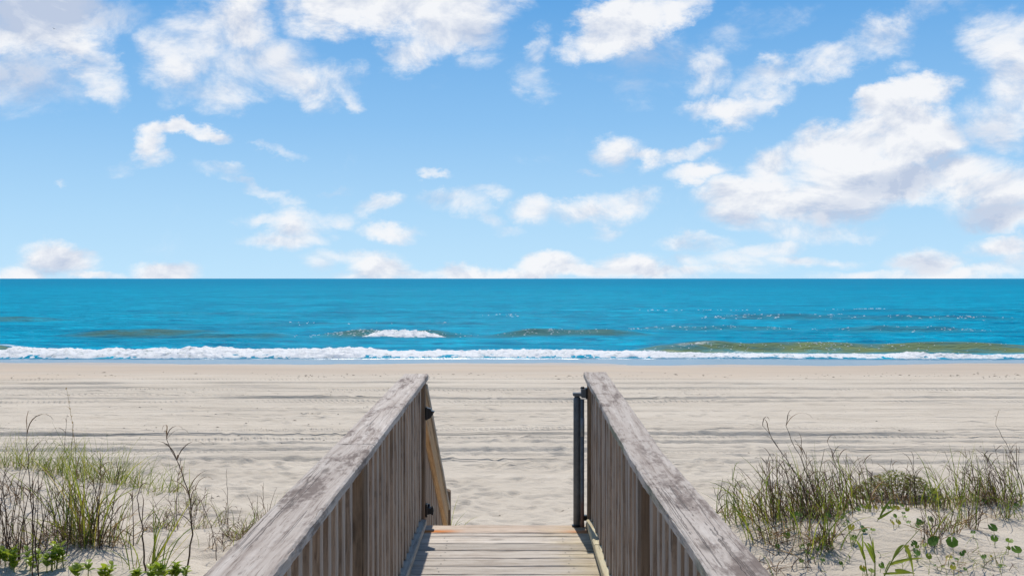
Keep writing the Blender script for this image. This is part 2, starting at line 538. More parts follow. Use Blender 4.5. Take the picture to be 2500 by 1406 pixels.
def sand_material():
    m, t, out = new_mat('sand')
    bs = t.new('ShaderNodeBsdfPrincipled')
    geo = t.new('ShaderNodeNewGeometry')
    pos = geo.outputs['Position']
    x, y, z = t.sep(pos)
    n1 = t.noise(t.mapping(pos, scale=(0.35, 1.2, 1)), scale=0.9, detail=6, rough=0.6).outputs['Fac']
    n2 = t.noise(pos, scale=90, detail=3, rough=0.7).outputs['Fac']
    n3 = t.noise(t.mapping(pos, scale=(0.12, 0.5, 1)), scale=0.7, detail=4, rough=0.55).outputs['Fac']
    dry = t.ramp(n1, [(0.30, (0.495, 0.430, 0.347)), (0.5, (0.562, 0.491, 0.400)), (0.72, (0.612, 0.54, 0.445))])
    grain = t.ramp(n2, [(0.30, (0.72, 0.70, 0.68)), (0.55, (1, 1, 1))])
    dry = t.mix(0.55, dry, t.mix(1.0, dry, grain, 'MULTIPLY'))
    # damp, tan sand towards the swash, wet close to it
    edge = t.math('ADD', y, t.math('MULTIPLY_ADD', n3, 10.0, -5.0))
    damp = t.smooth(edge, 36.0, 43.5)
    wet = t.smooth(edge, 45.0, 50.0)
    c = t.mix(damp, dry, t.ramp(n3, [(0.35, (0.44, 0.365, 0.29)), (0.65, (0.50, 0.405, 0.31))]))
    c = t.mix(wet, c, (0.40, 0.335, 0.27))
    t.l.new(c, bs.inputs['Base Color'])
    ro = t.math('MULTIPLY_ADD', wet, -0.55, 0.95)
    t.l.new(ro, bs.inputs['Roughness'])
    bs.inputs['Specular IOR Level'].default_value = 0.25
    # relief: grain, small lumps, tyre tread along the ruts
    b1 = t.noise(pos, scale=55, detail=4, rough=0.7).outputs['Fac']
    b2 = t.noise(t.mapping(pos, scale=(0.7, 1.2, 1)), scale=7.5, detail=5, rough=0.62).outputs['Fac']
    h = t.math('ADD', t.math('MULTIPLY', b1, 0.010), t.math('MULTIPLY', b2, 0.030))
    wob = t.noise(t.comb(t.math('MULTIPLY', x, 0.06), 0.0, 0.0), scale=1.0, detail=2).outputs['Fac']
    yw = t.math('ADD', y, t.math('MULTIPLY_ADD', wob, 1.2, -0.6))
    tread = None
    for (yc, w, per) in ((37.6, 0.30, 0.16), (32.6, 0.30, 0.15), (30.6, 0.22, 0.2), (28.0, 0.26, 0.15), (21.6, 0.2, 0.12), (19.9, 0.22, 0.13), (18.0, 0.2, 0.12)):
        band = t.smooth(t.math('ABSOLUTE', t.math('SUBTRACT', yw, yc)), w, w * 0.55)
        s = t.math('SINE', t.math('ADD', t.math('MULTIPLY', x, 6.283 / per), t.math('MULTIPLY', yw, 14.0)))
        g = t.math('MULTIPLY', band, s)
        tread = g if tread is None else t.math('ADD', tread, g)
    pn = t.noise(t.mapping(pos, scale=(0.3, 0.3, 1)), scale=1.0, detail=2).outputs['Fac']
    tread = t.math('MULTIPLY', tread, t.smooth(pn, 0.42, 0.6))
    h = t.math('ADD', h, t.math('MULTIPLY', tread, 0.018))
    # long fine lines left by the beach rake and wheels
    rk = t.noise(t.mapping(t.comb(x, yw, 0.0), scale=(0.05, 3.4, 1)), scale=1.0, detail=4, rough=0.62).outputs['Fac']
    rk = t.math('MULTIPLY', t.smooth(rk, 0.50, 0.60), t.math('MULTIPLY', t.smooth(y, 15.5, 17.5), t.smooth(y, 39.0, 34.0)))
    rn = t.noise(t.mapping(pos, scale=(0.10, 0.4, 1)), scale=1.0, detail=3).outputs['Fac']
    h = t.math('ADD', h, t.math('MULTIPLY', t.math('MULTIPLY', rk, t.smooth(rn, 0.40, 0.60)), 0.045))
    h = t.math('MULTIPLY', h, t.math('MULTIPLY_ADD', damp, -0.72, 1.0))
    bp = t.new('ShaderNodeBump')
    bp.inputs['Strength'].default_value = 1.0
    bp.inputs['Distance'].default_value = 1.0
    t.l.new(h, bp.inputs['Height'])
    t.l.new(bp.outputs[0], bs.inputs['Normal'])
    t.l.new(bs.outputs[0], out.inputs[0])
    return m


build_sand()


# ------------------------------------------------------------------ the sea
def sea_material():
    m, t, out = new_mat('sea_water')
    geo = t.new('ShaderNodeNewGeometry')
    pos = geo.outputs['Position']
    x, y, z = t.sep(pos)

    def attr(n):
        a = t.new('ShaderNodeAttribute', attribute_name=n)
        return a.outputs['Fac']
    turb, foam, shal = attr('turb'), attr('foam'), attr('shallow')
    big = t.noise(t.mapping(pos, scale=(0.010, 0.035, 1)), scale=1.0, detail=5, rough=0.6).outputs['Fac']
    deep = t.ramp(big, [(0.30, (0.0, 0.205, 0.345)), (0.5, (0.0, 0.285, 0.445)), (0.70, (0.001, 0.345, 0.515))])
    streak = t.noise(t.mapping(pos, scale=(0.10, 0.5, 1)), scale=1.0, detail=6, rough=0.65).outputs['Fac']
    deep = t.mix(t.smooth(streak, 0.49, 0.64), deep, (0.004, 0.40, 0.59))
    st2 = t.noise(t.mapping(pos, scale=(0.03, 0.16, 1)), scale=1.0, detail=7, rough=0.72).outputs['Fac']
    deep = t.mix(t.smooth(st2, 0.48, 0.30, 0.0, 0.8), deep, (0.003, 0.165, 0.275))
    st3 = t.noise(t.mapping(pos, scale=(0.55, 1.6, 1)), scale=1.0, detail=5, rough=0.7).outputs['Fac']
    deep = t.mix(t.smooth(st3, 0.52, 0.36, 0.0, 0.8), deep, (0.001, 0.165, 0.275))  # ripple shade painted into the water colour, the next noise too
    st4 = t.noise(t.mapping(pos, scale=(0.16, 0.42, 1)), scale=1.0, detail=6, rough=0.75, dist=0.8).outputs['Fac']
    deep = t.mix(t.smooth(st4, 0.53, 0.36, 0.0, 0.9), deep, (0.001, 0.145, 0.27))
    far = t.smooth(y, 150.0, 900.0)
    deep = t.mix(t.math('MULTIPLY', far, 0.7), deep, (0.004, 0.185, 0.325))
    olive = t.ramp(t.noise(t.mapping(pos, scale=(0.4, 0.4, 1.5)), scale=1.2, detail=4).outputs['Fac'], [(0.3, (0.115, 0.175, 0.105)), (0.7, (0.20, 0.25, 0.11))])
    olive = t.mix(t.smooth(y, 60.0, 72.0), olive, (0.075, 0.175, 0.165))
    tn = t.noise(t.mapping(pos, scale=(0.5, 0.8, 2.0)), scale=1.0, detail=5, rough=0.65).outputs['Fac']
    turb2 = t.math('MULTIPLY', turb, t.smooth(tn, 0.30, 0.55, 0.45, 1.0))
    c = t.mix(turb2, deep, olive)
    c = t.mix(shal, c, (0.20, 0.30, 0.37))
    # lacy foam left on the surface
    lace = t.new('ShaderNodeTexVoronoi', feature='DISTANCE_TO_EDGE')
    wn = t.noise(pos, scale=1.3, detail=4)
    lv = t.vmath('ADD', t.mapping(pos, scale=(1.0, 0.8, 1)), t.vmath('SCALE', wn.outputs['Color'], 0.9))
    t.l.new(lv, lace.inputs['Vector'])
    lace.inputs['Scale'].default_value = 1.6
    lm = t.smooth(lace.outputs['Distance'], 0.17, 0.03)
    fn = t.noise(t.mapping(pos, scale=(0.6, 1.4, 1)), scale=1.6, detail=6, rough=0.7).outputs['Fac']
    fm = t.smooth(t.math('ADD', t.math('MULTIPLY', foam, 1.2), t.math('MULTIPLY_ADD', fn, 1.4, -1.0)), 0.25, 0.75)
    fm = t.math('MULTIPLY', fm, t.math('MAXIMUM', lm, t.smooth(foam, 0.55, 0.95)))
    c = t.mix(fm, c, (0.80, 0.82, 0.83))
    # ripples: short-crested chop, crests along the shore
    w1 = t.noise(t.mapping(pos, scale=(0.55, 1.3, 1)), scale=0.55, detail=6, rough=0.62, dist=0.4).outputs['Fac']
    w2 = t.noise(t.mapping(pos, scale=(0.7, 1.2, 1)), scale=3.6, detail=4, rough=0.6).outputs['Fac']
    h = t.math('ADD', t.math('MULTIPLY', w1, 0.55), t.math('MULTIPLY', w2, 0.10))
    h = t.math('MULTIPLY', h, t.math('MULTIPLY_ADD', shal, -0.93, 1.0))
    bp = t.new('ShaderNodeBump')
    bp.inputs['Strength'].default_value = 1.0
    bp.inputs['Distance'].default_value = 1.0
    t.l.new(h, bp.inputs['Height'])
    dif = t.new('ShaderNodeBsdfDiffuse')
    t.l.new(c, dif.inputs['Color'])
    t.l.new(bp.outputs[0], dif.inputs['Normal'])
    gl = t.new('ShaderNodeBsdfGlossy')
    gl.inputs['Color'].default_value = (1, 1, 1, 1)
    t.l.new(t.smooth(turb, 0.15, 0.6, 0.20, 0.06), gl.inputs['Roughness'])
    t.l.new(bp.outputs[0], gl.inputs['Normal'])
    fr = t.new('ShaderNodeFresnel')
    fr.inputs['IOR'].default_value = 1.33
    t.l.new(bp.outputs[0], fr.inputs['Normal'])
    fac = t.math('MULTIPLY_ADD', fr.outputs[0], 0.036, 0.008)
    fac = t.math('ADD', fac, t.math('MULTIPLY', shal, 0.22))
    fac = t.math('MULTIPLY', fac, t.math('SUBTRACT', 1.0, fm))
    mx = t.new('ShaderNodeMixShader')
    t.l.new(fac, mx.inputs[0])
    t.l.new(dif.outputs[0], mx.inputs[1])
    t.l.new(gl.outputs[0], mx.inputs[2])
    t.l.new(mx.outputs[0], out.inputs[0])
    return m


# breakers: (x centre, half length, y of crest, height, turbid, foam crest)
WAVES = [
    (21.0, 13.0, 58.0, 0.46, 1.0, 0.10), (10.0, 3.5, 57.6, 0.30, 0.8, 0.5), (-30.5, 4.0, 56.0, 0.42, 0.9, 0.3),
    (-8.6, 6.2, 73.5, 0.55, 0.95, 0.25), (4.0, 7.0, 73.8, 0.40, 0.75, 0.12), (-27.5, 6.5, 75.0, 0.32, 0.75, 0.0), (-20.0, 5.0, 73.0, 0.24, 0.45, 0.0),
    (17.0, 8.0, 82.0, 0.34, 0.35, 0.15), (31.0, 7.0, 80.0, 0.36, 0.40, 0.1), (27.0, 9.0, 105.0, 0.42, 0.30, 0.08), (42.0, 12.0, 104.0, 0.38, 0.25, 0.05), (-52.0, 9.0, 100.0, 0.40, 0.6, 0.0),
    (-14.0, 14.0, 92.0, 0.22, 0.1, 0.0), (2.0, 10.0, 112.0, 0.26, 0.08, 0.0), (-35.0, 16.0, 118.0, 0.24, 0.1, 0.0), (60.0, 20.0, 130.0, 0.30, 0.1, 0.0), (12.0, 20.0, 150.0, 0.25, 0.05, 0.0),
]


def bore_line(x):
    """Seaward-moving front of the broken wave, its height, and its depth from front to back."""
    yf = 52.7 + 0.7 * fbm(x * 0.10, 1.0, 3, 201) + 0.35 * fbm(x * 0.7, 5.0, 2, 205) - 0.45 * sstep(x, 8, 24)
    hb = 0.27 - 0.10 * sstep(x, 6, 13) + 0.30 * fbm(x * 0.25, 7.0, 3, 211)
    dp = 4.4 - 2.1 * sstep(x, 5, 12) + 2.4 * fbm(x * 0.18, 3.0, 3, 221)
    return yf, np.maximum(hb, 0.10), np.maximum(dp, 1.4)


def sea_height(X, Y):
    Z = 0.0 * X
    turb = 0.0 * X
    foam = 0.0 * X
    ramp = sstep(Y, 55, 68)
    sw = 0.20 * np.exp(-((Y - 60) / 500.0) ** 2)
    Z += ramp * sw * (1.5 * fbm(X * 0.05, Y * 0.16, 4, 301) + 1.1 * fbm(X * 0.16, Y * 0.5, 3, 311))
    Z += ramp * 0.13 * np.exp(-((Y - 60) / 90.0) ** 2) * fbm(X * 0.42, Y * 0.9, 3, 315)
    for i, (xc, hl, yc, h, tb, fo) in enumerate(WAVES):
        yl = yc + 1.6 * fbm(X * 0.06, i * 2.2, 2, 320 + i) + 0.25 * fbm(X * 0.7, i * 1.2, 2, 340 + i)
        d = Y - yl
        env = sstep(np.abs(X - xc), hl * 1.15, hl * 0.35) * (0.8 + 0.4 * vnoise(X * 0.3, i * 3.0, 360 + i))
        prof = np.where(d < 0, np.exp(-(np.abs(d) / 1.15) ** 1.6), np.exp(-(d / 4.5) ** 2))
        Z += h * env * prof
        face = sstep(d, 0.25, -0.15) * sstep(d, -3.4, -1.2) * env
        turb = np.maximum(turb, np.clip(face * tb * 1.25, 0, 1))
        foam = np.maximum(foam, fo * env * np.exp(-((d + 0.15) / 0.7) ** 2))
    yf, hb, dp = bore_line(X)
    back = np.where(Y > yf, np.exp(-((Y - yf - 1.2) / 3.2) ** 2), 0)
    Z += 0.45 * hb * back * sstep(Y, yf, yf + 1.0)
    foam = np.maximum(foam, 0.75 * np.exp(-((Y - yf - dp * 0.9) / 1.4) ** 2))
    foam = np.maximum(foam, 0.62 * np.exp(-((Y - yf + 0.5) / 0.6) ** 2) * sstep(fbm(X * 0.35, Y * 0.2, 3, 77), -0.12, 0.12))
    foam = np.maximum(foam, 0.30 * sstep(Y, yf - 2.6, yf - 1.0) * (Y < yf))
    shal = sstep(Y, yf + 0.3, yf - 0.8)
    return Z, turb, foam, shal


def build_sea():
    xi = np.arange(-33, 33.01, 0.15)
    far = []
    s, v = 0.3, 33.0
    while v < 60000:
        v += s
        s *= 1.25
        far.append(v)
    far = np.array(far)
    xv = np.concatenate([-far[::-1], xi, far])
    yl = [47.0]
    while yl[-1] < 62000:
        k = 0.10 if yl[-1] < 84 else (0.3 if yl[-1] < 135 else yl[-1] * 0.02)
        yl.append(yl[-1] + k)
    X, Y = np.meshgrid(xv, np.array(yl))
    Z, turb, foam, shal = sea_height(X, Y)
    me = grid_mesh('sea', X, Y, Z + 0.01, sea_material(), attrs={'turb': turb, 'foam': foam, 'shallow': shal})
    o = data_obj('sea', me)
    tag(o, kind='structure')


build_sea()


def foam_material():
    m, t, out = new_mat('sea_foam')
    geo = t.new('ShaderNodeNewGeometry')
    pos = geo.outputs['Position']
    n = t.noise(t.mapping(pos, scale=(1, 1, 1.6)), scale=2.6, detail=8, rough=0.7).outputs['Fac']
    c = t.ramp(n, [(0.34, (0.36, 0.44, 0.42)), (0.42, (0.82, 0.84, 0.84)), (0.50, (0.96, 0.96, 0.96))])
    b = t.noise(pos, scale=7, detail=6, rough=0.75).outputs['Fac']
    bp = t.new('ShaderNodeBump')
    bp.inputs['Strength'].default_value = 0.9
    bp.inputs['Distance'].default_value = 0.12
    t.l.new(b, bp.inputs['Height'])
    d = t.new('ShaderNodeBsdfPrincipled')
    d.inputs['Roughness'].default_value = 0.6
    d.inputs['Specular IOR Level'].default_value = 0.3
    d.inputs['Subsurface Weight'].default_value = 0.0
    t.l.new(c, d.inputs['Base Color'])
    t.l.new(bp.outputs[0], d.inputs['Normal'])
    tr = t.new('ShaderNodeBsdfTranslucent')           # froth scatters sunlight through itself
    t.l.new(c, tr.inputs['Color'])
    mx = t.new('ShaderNodeMixShader')
    mx.inputs[0].default_value = 0.14
    t.l.new(d.outputs[0], mx.inputs[1])
    t.l.new(tr.outputs[0], mx.inputs[2])
    t.l.new(mx.outputs[0], out.inputs[0])
    return m


FOAM = foam_material()


def build_foam(name, x0, x1, front, label, lace_only=None, seed=0):
    """Tumbling white water: a lumpy rolled bank, front(x) -> (y front, height, depth)."""
    xs = np.arange(x0, x1, 0.055)
    ts = np.linspace(0, 1, 44)
    X, T = np.meshgrid(xs, ts)
    yf, hb, dp = front(X)
    prof = np.where(T < 0.6, np.sin(T / 0.6 * math.pi / 2) ** 0.8, np.cos((T - 0.6) / 0.4 * math.pi / 2) ** 0.8)
    Y = yf + dp * T
    l1 = fbm(X * 1.1, Y * 1.1, 4, 401 + seed, 0.6)
    l2 = fbm(X * 4.2, Y * 4.2 + 9, 3, 411 + seed, 0.6)
    gate = sstep(prof, 0.03, 0.3)
    Z = -0.04 + hb * prof * (1 + 0.6 * l1) + gate * (0.20 * l2 + 0.12 * l1) * np.minimum(hb / 0.3, 1.2)
    spike = np.maximum(fbm(X * 3.3, 1.0 + Y * 0.4, 3, 431 + seed, 0.6), 0) ** 2
    Z += spike * 1.3 * np.exp(-((T - 0.62) / 0.12) ** 2) * hb
    Y = Y + 0.55 * fbm(X * 0.9, T * 3 + 4, 4, 421 + seed, 0.6) * gate
    Z0 = sea_height(X, Y)[0]
    Z = Z + Z0 * np.clip(1 - prof * 0.7, 0.25, 1)
    me = grid_mesh(name, X, Y, Z, FOAM)
    o = data_obj(name, me)
    tag(o, label, 'surf', None, 'stuff')


build_foam('surf_foam', -52, 52, bore_line, 'long white line of tumbling surf foam along the water\'s edge')


def cap_line(x):
    e = sstep(np.abs(x + 7.9), 3.6, 1.2)
    yf = 71.3 + 1.6 * fbm(x * 0.06, 3 * 2.2, 2, 323) + 0.3 * fbm(x * 0.8, 4.0, 2, 455)
    return yf, 0.02 + 0.30 * e, 0.4 + 2.2 * e


def flecks():  # sun glints shaped as little white lumps, plus froth beside the breaker
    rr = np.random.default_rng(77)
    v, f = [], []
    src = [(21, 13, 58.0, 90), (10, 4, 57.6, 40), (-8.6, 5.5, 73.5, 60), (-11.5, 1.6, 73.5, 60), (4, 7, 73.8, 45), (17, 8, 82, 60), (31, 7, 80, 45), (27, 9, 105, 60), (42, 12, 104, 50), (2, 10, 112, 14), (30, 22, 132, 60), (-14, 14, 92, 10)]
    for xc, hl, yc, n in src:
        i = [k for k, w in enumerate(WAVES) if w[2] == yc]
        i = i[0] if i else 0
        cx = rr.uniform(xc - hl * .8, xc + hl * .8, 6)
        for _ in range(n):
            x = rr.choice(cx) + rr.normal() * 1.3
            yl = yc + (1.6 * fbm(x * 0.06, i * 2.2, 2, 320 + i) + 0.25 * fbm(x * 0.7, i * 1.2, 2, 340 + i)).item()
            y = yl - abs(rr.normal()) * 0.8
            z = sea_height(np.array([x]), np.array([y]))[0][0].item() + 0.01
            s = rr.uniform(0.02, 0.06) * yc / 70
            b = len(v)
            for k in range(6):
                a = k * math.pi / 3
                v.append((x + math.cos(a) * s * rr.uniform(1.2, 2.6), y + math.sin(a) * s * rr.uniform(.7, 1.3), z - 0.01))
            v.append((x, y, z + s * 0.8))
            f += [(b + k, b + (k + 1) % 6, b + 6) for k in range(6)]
    o = mesh_obj('glint_froth_flecks', v, f, FOAM)
    tag(o, 'tiny white flecks shaped as sun glints along the wave crests, with froth at the breaker', 'foam', None, 'stuff')


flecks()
build_foam('wave_crest_foam', -11.2, -4.2, cap_line, 'short white breaking crest on the wave farther out, behind the surf line', seed=50)


# ------------------------------------------------------------------ wood
def wood(name, axis, dark, mid, light, blotch=0.5, blotch_col=(0.10, 0.075, 0.07), bump=0.6, extra=None, knots=True, grain_scale=1.0):
    """Weathered timber, grain running along the local axis."""
    m, t, out = new_mat(name)
    tc = t.new('ShaderNodeTexCoord')
    oi = t.new('ShaderNodeObjectInfo')
    rnd = oi.outputs['Random']
    off = t.vmath('SCALE', (31.7, 17.3, 23.9), rnd)
    p = t.vmath('ADD', tc.outputs['Object'], off)

    def sc(along, across):
        s = [across] * 3
        s[axis] = along
        return tuple(s)
    wv = t.noise(t.mapping(p, scale=sc(2.2, 7)), scale=1.0, detail=3)
    q = t.vmath('ADD', p, t.vmath('SCALE', t.vmath('SUBTRACT', wv.outputs['Color'], (0.5, 0.5, 0.5)), 0.035))
    g1 = t.noise(t.mapping(q, scale=sc(1.6 * grain_scale, 46 * grain_scale)), scale=1.0, detail=6, rough=0.65).outputs['Fac']
    g2 = t.noise(t.mapping(q, scale=sc(5 * grain_scale, 190 * grain_scale)), scale=1.0, detail=4, rough=0.7).outputs['Fac']
    bl = t.noise(t.mapping(p, scale=sc(2.4, 7.5)), scale=1.0, detail=6, rough=0.68, dist=0.6).outputs['Fac']
    fine = t.noise(t.mapping(p, scale=sc(16, 60)), scale=1.0, detail=4, rough=0.7).outputs['Fac']
    c = t.ramp(g1, [(0.28, dark), (0.48, mid), (0.70, light)])
    c = t.mix(t.smooth(g2, 0.47, 0.30), c, t.mix(1.0, c, (0.50, 0.46, 0.43), 'MULTIPLY'))
    bm_ = t.smooth(t.math('ADD', bl, t.math('MULTIPLY_ADD', fine, 0.42, -0.21)), 0.49, 0.66)
    c = t.mix(t.math('MULTIPLY', bm_, blotch), c, blotch_col)
    # each board has its own tone
    tone = t.math('MULTIPLY_ADD', rnd, 0.34, 0.83)
    c = t.mix(1.0, c, t.comb(tone, tone, tone), 'MULTIPLY')
    h = t.math('ADD', t.math('MULTIPLY', g1, 0.55), t.math('MULTIPLY', g2, 0.45))
    if knots:
        vo = t.new('ShaderNodeTexVoronoi', feature='F1')
        t.l.new(t.mapping(p, scale=sc(2.6, 9)), vo.inputs['Vector'])
        vo.inputs['Scale'].default_value = 1.0
        vo.inputs['Randomness'].default_value = 1.0
        k = t.smooth(vo.outputs['Distance'], 0.16, 0.05)
        c = t.mix(t.math('MULTIPLY', k, 0.75), c, tuple(0.45 * a for a in dark))
        # drying cracks
        cr = t.noise(t.mapping(p, scale=sc(0.5, 34)), scale=1.0, detail=2, rough=0.5).outputs['Fac']
        crk = t.smooth(t.math('ABSOLUTE', t.math('SUBTRACT', cr, 0.56)), 0.012, 0.002)
        cz = t.noise(t.mapping(p, scale=sc(1.3, 5)), scale=1.0, detail=1).outputs['Fac']
        crk = t.math('MULTIPLY', crk, t.smooth(cz, 0.50, 0.60))
        c = t.mix(t.math('MULTIPLY', crk, 0.6), c, tuple(0.45 * a for a in dark))
        h = t.math('SUBTRACT', h, t.math('MULTIPLY', crk, 0.8))
    if extra:
        c = extra(t, c, p)
    bs = t.new('ShaderNodeBsdfPrincipled')
    t.l.new(c, bs.inputs['Base Color'])
    bs.inputs['Roughness'].default_value = 0.85
    bs.inputs['Specular IOR Level'].default_value = 0.25
    bp = t.new('ShaderNodeBump')
    bp.inputs['Strength'].default_value = bump
    bp.inputs['Distance'].default_value = 0.004
    t.l.new(h, bp.inputs['Height'])
    t.l.new(bp.outputs[0], bs.inputs['Normal'])
    t.l.new(bs.outputs[0], out.inputs[0])
    return m


def deck_stain(t, c, p):
    """Yellow-green growth on the right side of the deck, with ragged edges of its own."""
    geo = t.new('ShaderNodeNewGeometry')
    x, y, z = t.sep(geo.outputs['Position'])
    n = t.noise(t.mapping(geo.outputs['Position'], scale=(3, 9, 1)), scale=1.0, detail=5, rough=0.65).outputs['Fac']
    k = t.smooth(t.math('ADD', x, t.math('MULTIPLY_ADD', n, 0.9, -0.45)), 0.12, 0.50)
    return t.mix(t.math('MULTIPLY', k, 0.5), c, t.mix(1.0, c, (1.0, 0.91, 0.55), 'MULTIPLY'))


def rust_stain(t, c, p):
    """Orange rust that has run from the gate fixings at both ends of the last board."""
    c = deck_stain(t, c, p)
    geo = t.new('ShaderNodeNewGeometry')
    x, y, z = t.sep(geo.outputs['Position'])
    n = t.noise(t.mapping(geo.outputs['Position'], scale=(5, 22, 1)), scale=1.0, detail=5, rough=0.6).outputs['Fac']
    yy = t.math('ADD', y, t.math('MULTIPLY_ADD', n, 0.06, -0.03))
    row = t.math('MULTIPLY', t.smooth(yy, 5.70, 5.735), t.smooth(yy, 5.80, 5.755))
    l = t.smooth(t.math('ADD', x, t.math('MULTIPLY_ADD', n, 0.3, -0.15)), -0.22, -0.47)
    r = t.math('MULTIPLY', t.smooth(t.math('ADD', x, t.math('MULTIPLY_ADD', n, 0.3, -0.15)), 0.22, 0.42), 0.75)
    k = t.math('MULTIPLY', row, t.math('MAXIMUM', l, r))
    return t.mix(k, c, (0.52, 0.17, 0.03))


def algae_edge(t, c, p):
    """Greenish film on patches of the right-hand rail's sides."""
    geo = t.new('ShaderNodeNewGeometry')
    nx, ny, nz = t.sep(geo.outputs['Normal'])
    side = t.smooth(nz, 0.5, 0.1)
    n = t.noise(t.mapping(p, scale=(6, 2.5, 6)), scale=1.0, detail=4).outputs['Fac']
    return t.mix(t.math('MULTIPLY', side, t.smooth(n, 0.42, 0.62, 0.0, 0.7)), c, (0.17, 0.18, 0.11))


GREY_D, GREY_M, GREY_L = (0.29, 0.235, 0.20), (0.47, 0.405, 0.355), (0.60, 0.54, 0.485)
M_CAP = wood('cap_wood', 1, GREY_D, GREY_M, GREY_L, 0.9, (0.150, 0.112, 0.095), 1.0)
M_CAP_R = wood('cap_wood_mossy', 1, GREY_D, GREY_M, GREY_L, 0.88, (0.160, 0.120, 0.102), 1.0, algae_edge)
M_DECK = wood('deck_wood', 0, (0.30, 0.25, 0.205), (0.48, 0.425, 0.365), (0.60, 0.545, 0.48), 0.35, (0.26, 0.20, 0.155), 0.6, deck_stain)
M_DECK_RUST = wood('deck_wood_rusty', 0, (0.38, 0.29, 0.22), (0.53, 0.42, 0.33), (0.62, 0.52, 0.42), 0.3, (0.28, 0.21, 0.16), 0.5, rust_stain)
def lit_side_faces(t, c, p):
    """Painted light: faces turned sideways are mixed paler, as if lit from the deck."""
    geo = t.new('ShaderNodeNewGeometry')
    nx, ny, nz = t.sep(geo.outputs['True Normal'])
    k = t.smooth(t.math('ABSOLUTE', nx), 0.45, 0.7, 0.0, 0.6)  # pale sides imitate light bounced from deck and sky
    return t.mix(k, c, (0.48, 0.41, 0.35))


M_BAL = wood('baluster_wood', 2, (0.16, 0.105, 0.07), (0.29, 0.205, 0.145), (0.40, 0.295, 0.22), 0.5, (0.10, 0.07, 0.05), 0.8, lit_side_faces)
M_POST = wood('post_wood', 2, (0.10, 0.065, 0.042), (0.185, 0.120, 0.075), (0.27, 0.185, 0.12), 0.5, (0.075, 0.052, 0.036), 0.8)
M_BOT = wood('bottom_rail_wood', 1, (0.24, 0.21, 0.18), (0.37, 0.33, 0.28), (0.50, 0.46, 0.38), 0.35, (0.2, 0.17, 0.13), 0.8)
M_BOT_R = wood('bottom_rail_wood_pale', 1, (0.32, 0.26, 0.17), (0.50, 0.43, 0.28), (0.60, 0.54, 0.37), 0.3, (0.26, 0.24, 0.13), 0.8)
M_STAIR = wood('stair_rail_wood', 1, (0.30, 0.175, 0.085), (0.44, 0.275, 0.14), (0.52, 0.36, 0.21), 0.25, (0.30, 0.2, 0.1), 0.6)
M_STAIR_BAL = wood('stair_baluster_wood', 2, (0.15, 0.10, 0.065), (0.25, 0.17, 0.115), (0.34, 0.245, 0.17), 0.3, (0.16, 0.11, 0.08), 0.7, lit_side_faces)


def flat_metal(name, col, rough=0.5, metal=0.0, rust=0.0):
    m, t, out = new_mat(name)
    bs = t.new('ShaderNodeBsdfPrincipled')
    tc = t.new('ShaderNodeTexCoord')
    n = t.noise(tc.outputs['Object'], scale=25, detail=5, rough=0.65).outputs['Fac']
    c = t.mix(t.smooth(n, 0.35, 0.7), tuple(0.8 * a for a in col), tuple(1.2 * a for a in col))
    if rust:
        z = t.sep(tc.outputs['Object'])[2]
        n2 = t.noise(t.mapping(tc.outputs['Object'], scale=(14, 14, 5)), scale=1.0, detail=5).outputs['Fac']
        k = t.smooth(t.math('ADD', z, t.math('MULTIPLY_ADD', n2, 0.3, -0.15)), rust, rust - 0.14)
        c = t.mix(k, c, (0.16, 0.075, 0.045))
    t.l.new(c, bs.inputs['Base Color'])
    bs.inputs['Roughness'].default_value = rough
    bs.inputs['Metallic'].default_value = metal
    t.l.new(bs.outputs[0], out.inputs[0])
    return m


M_GREY = flat_metal('grey_powder_coat', (0.085, 0.095, 0.105), 0.42)
M_GREYL = flat_metal('light_grey_sleeve', (0.20, 0.22, 0.24), 0.5)
M_ROD = flat_metal('rusting_rod', (0.13, 0.14, 0.15), 0.5, 0.0, -0.17)
M_BLACK = flat_metal('black_plastic', (0.010, 0.010, 0.011), 0.35)
M_NAIL = flat_metal('nail_steel', (0.05, 0.045, 0.04), 0.6)

DECK_Z = 2.75
END_Y = 5.90

board = empty('boardwalk', (0, 5.0, base_height(0, 5.0).item()))
tag(board, 'weathered timber boardwalk with railings leading down to the sand', 'boardwalk')


def under(parent, name, me, loc, rot=(0, 0, 0)):
    """Child placed in world coordinates (parents are unrotated)."""
    o = data_obj(name, me, parent, loc, rot)
    base = Vector((0, 0, 0))
    q = parent
    while q:
        base += q.location
        q = q.parent
    o.location = Vector(loc) - base
    return o


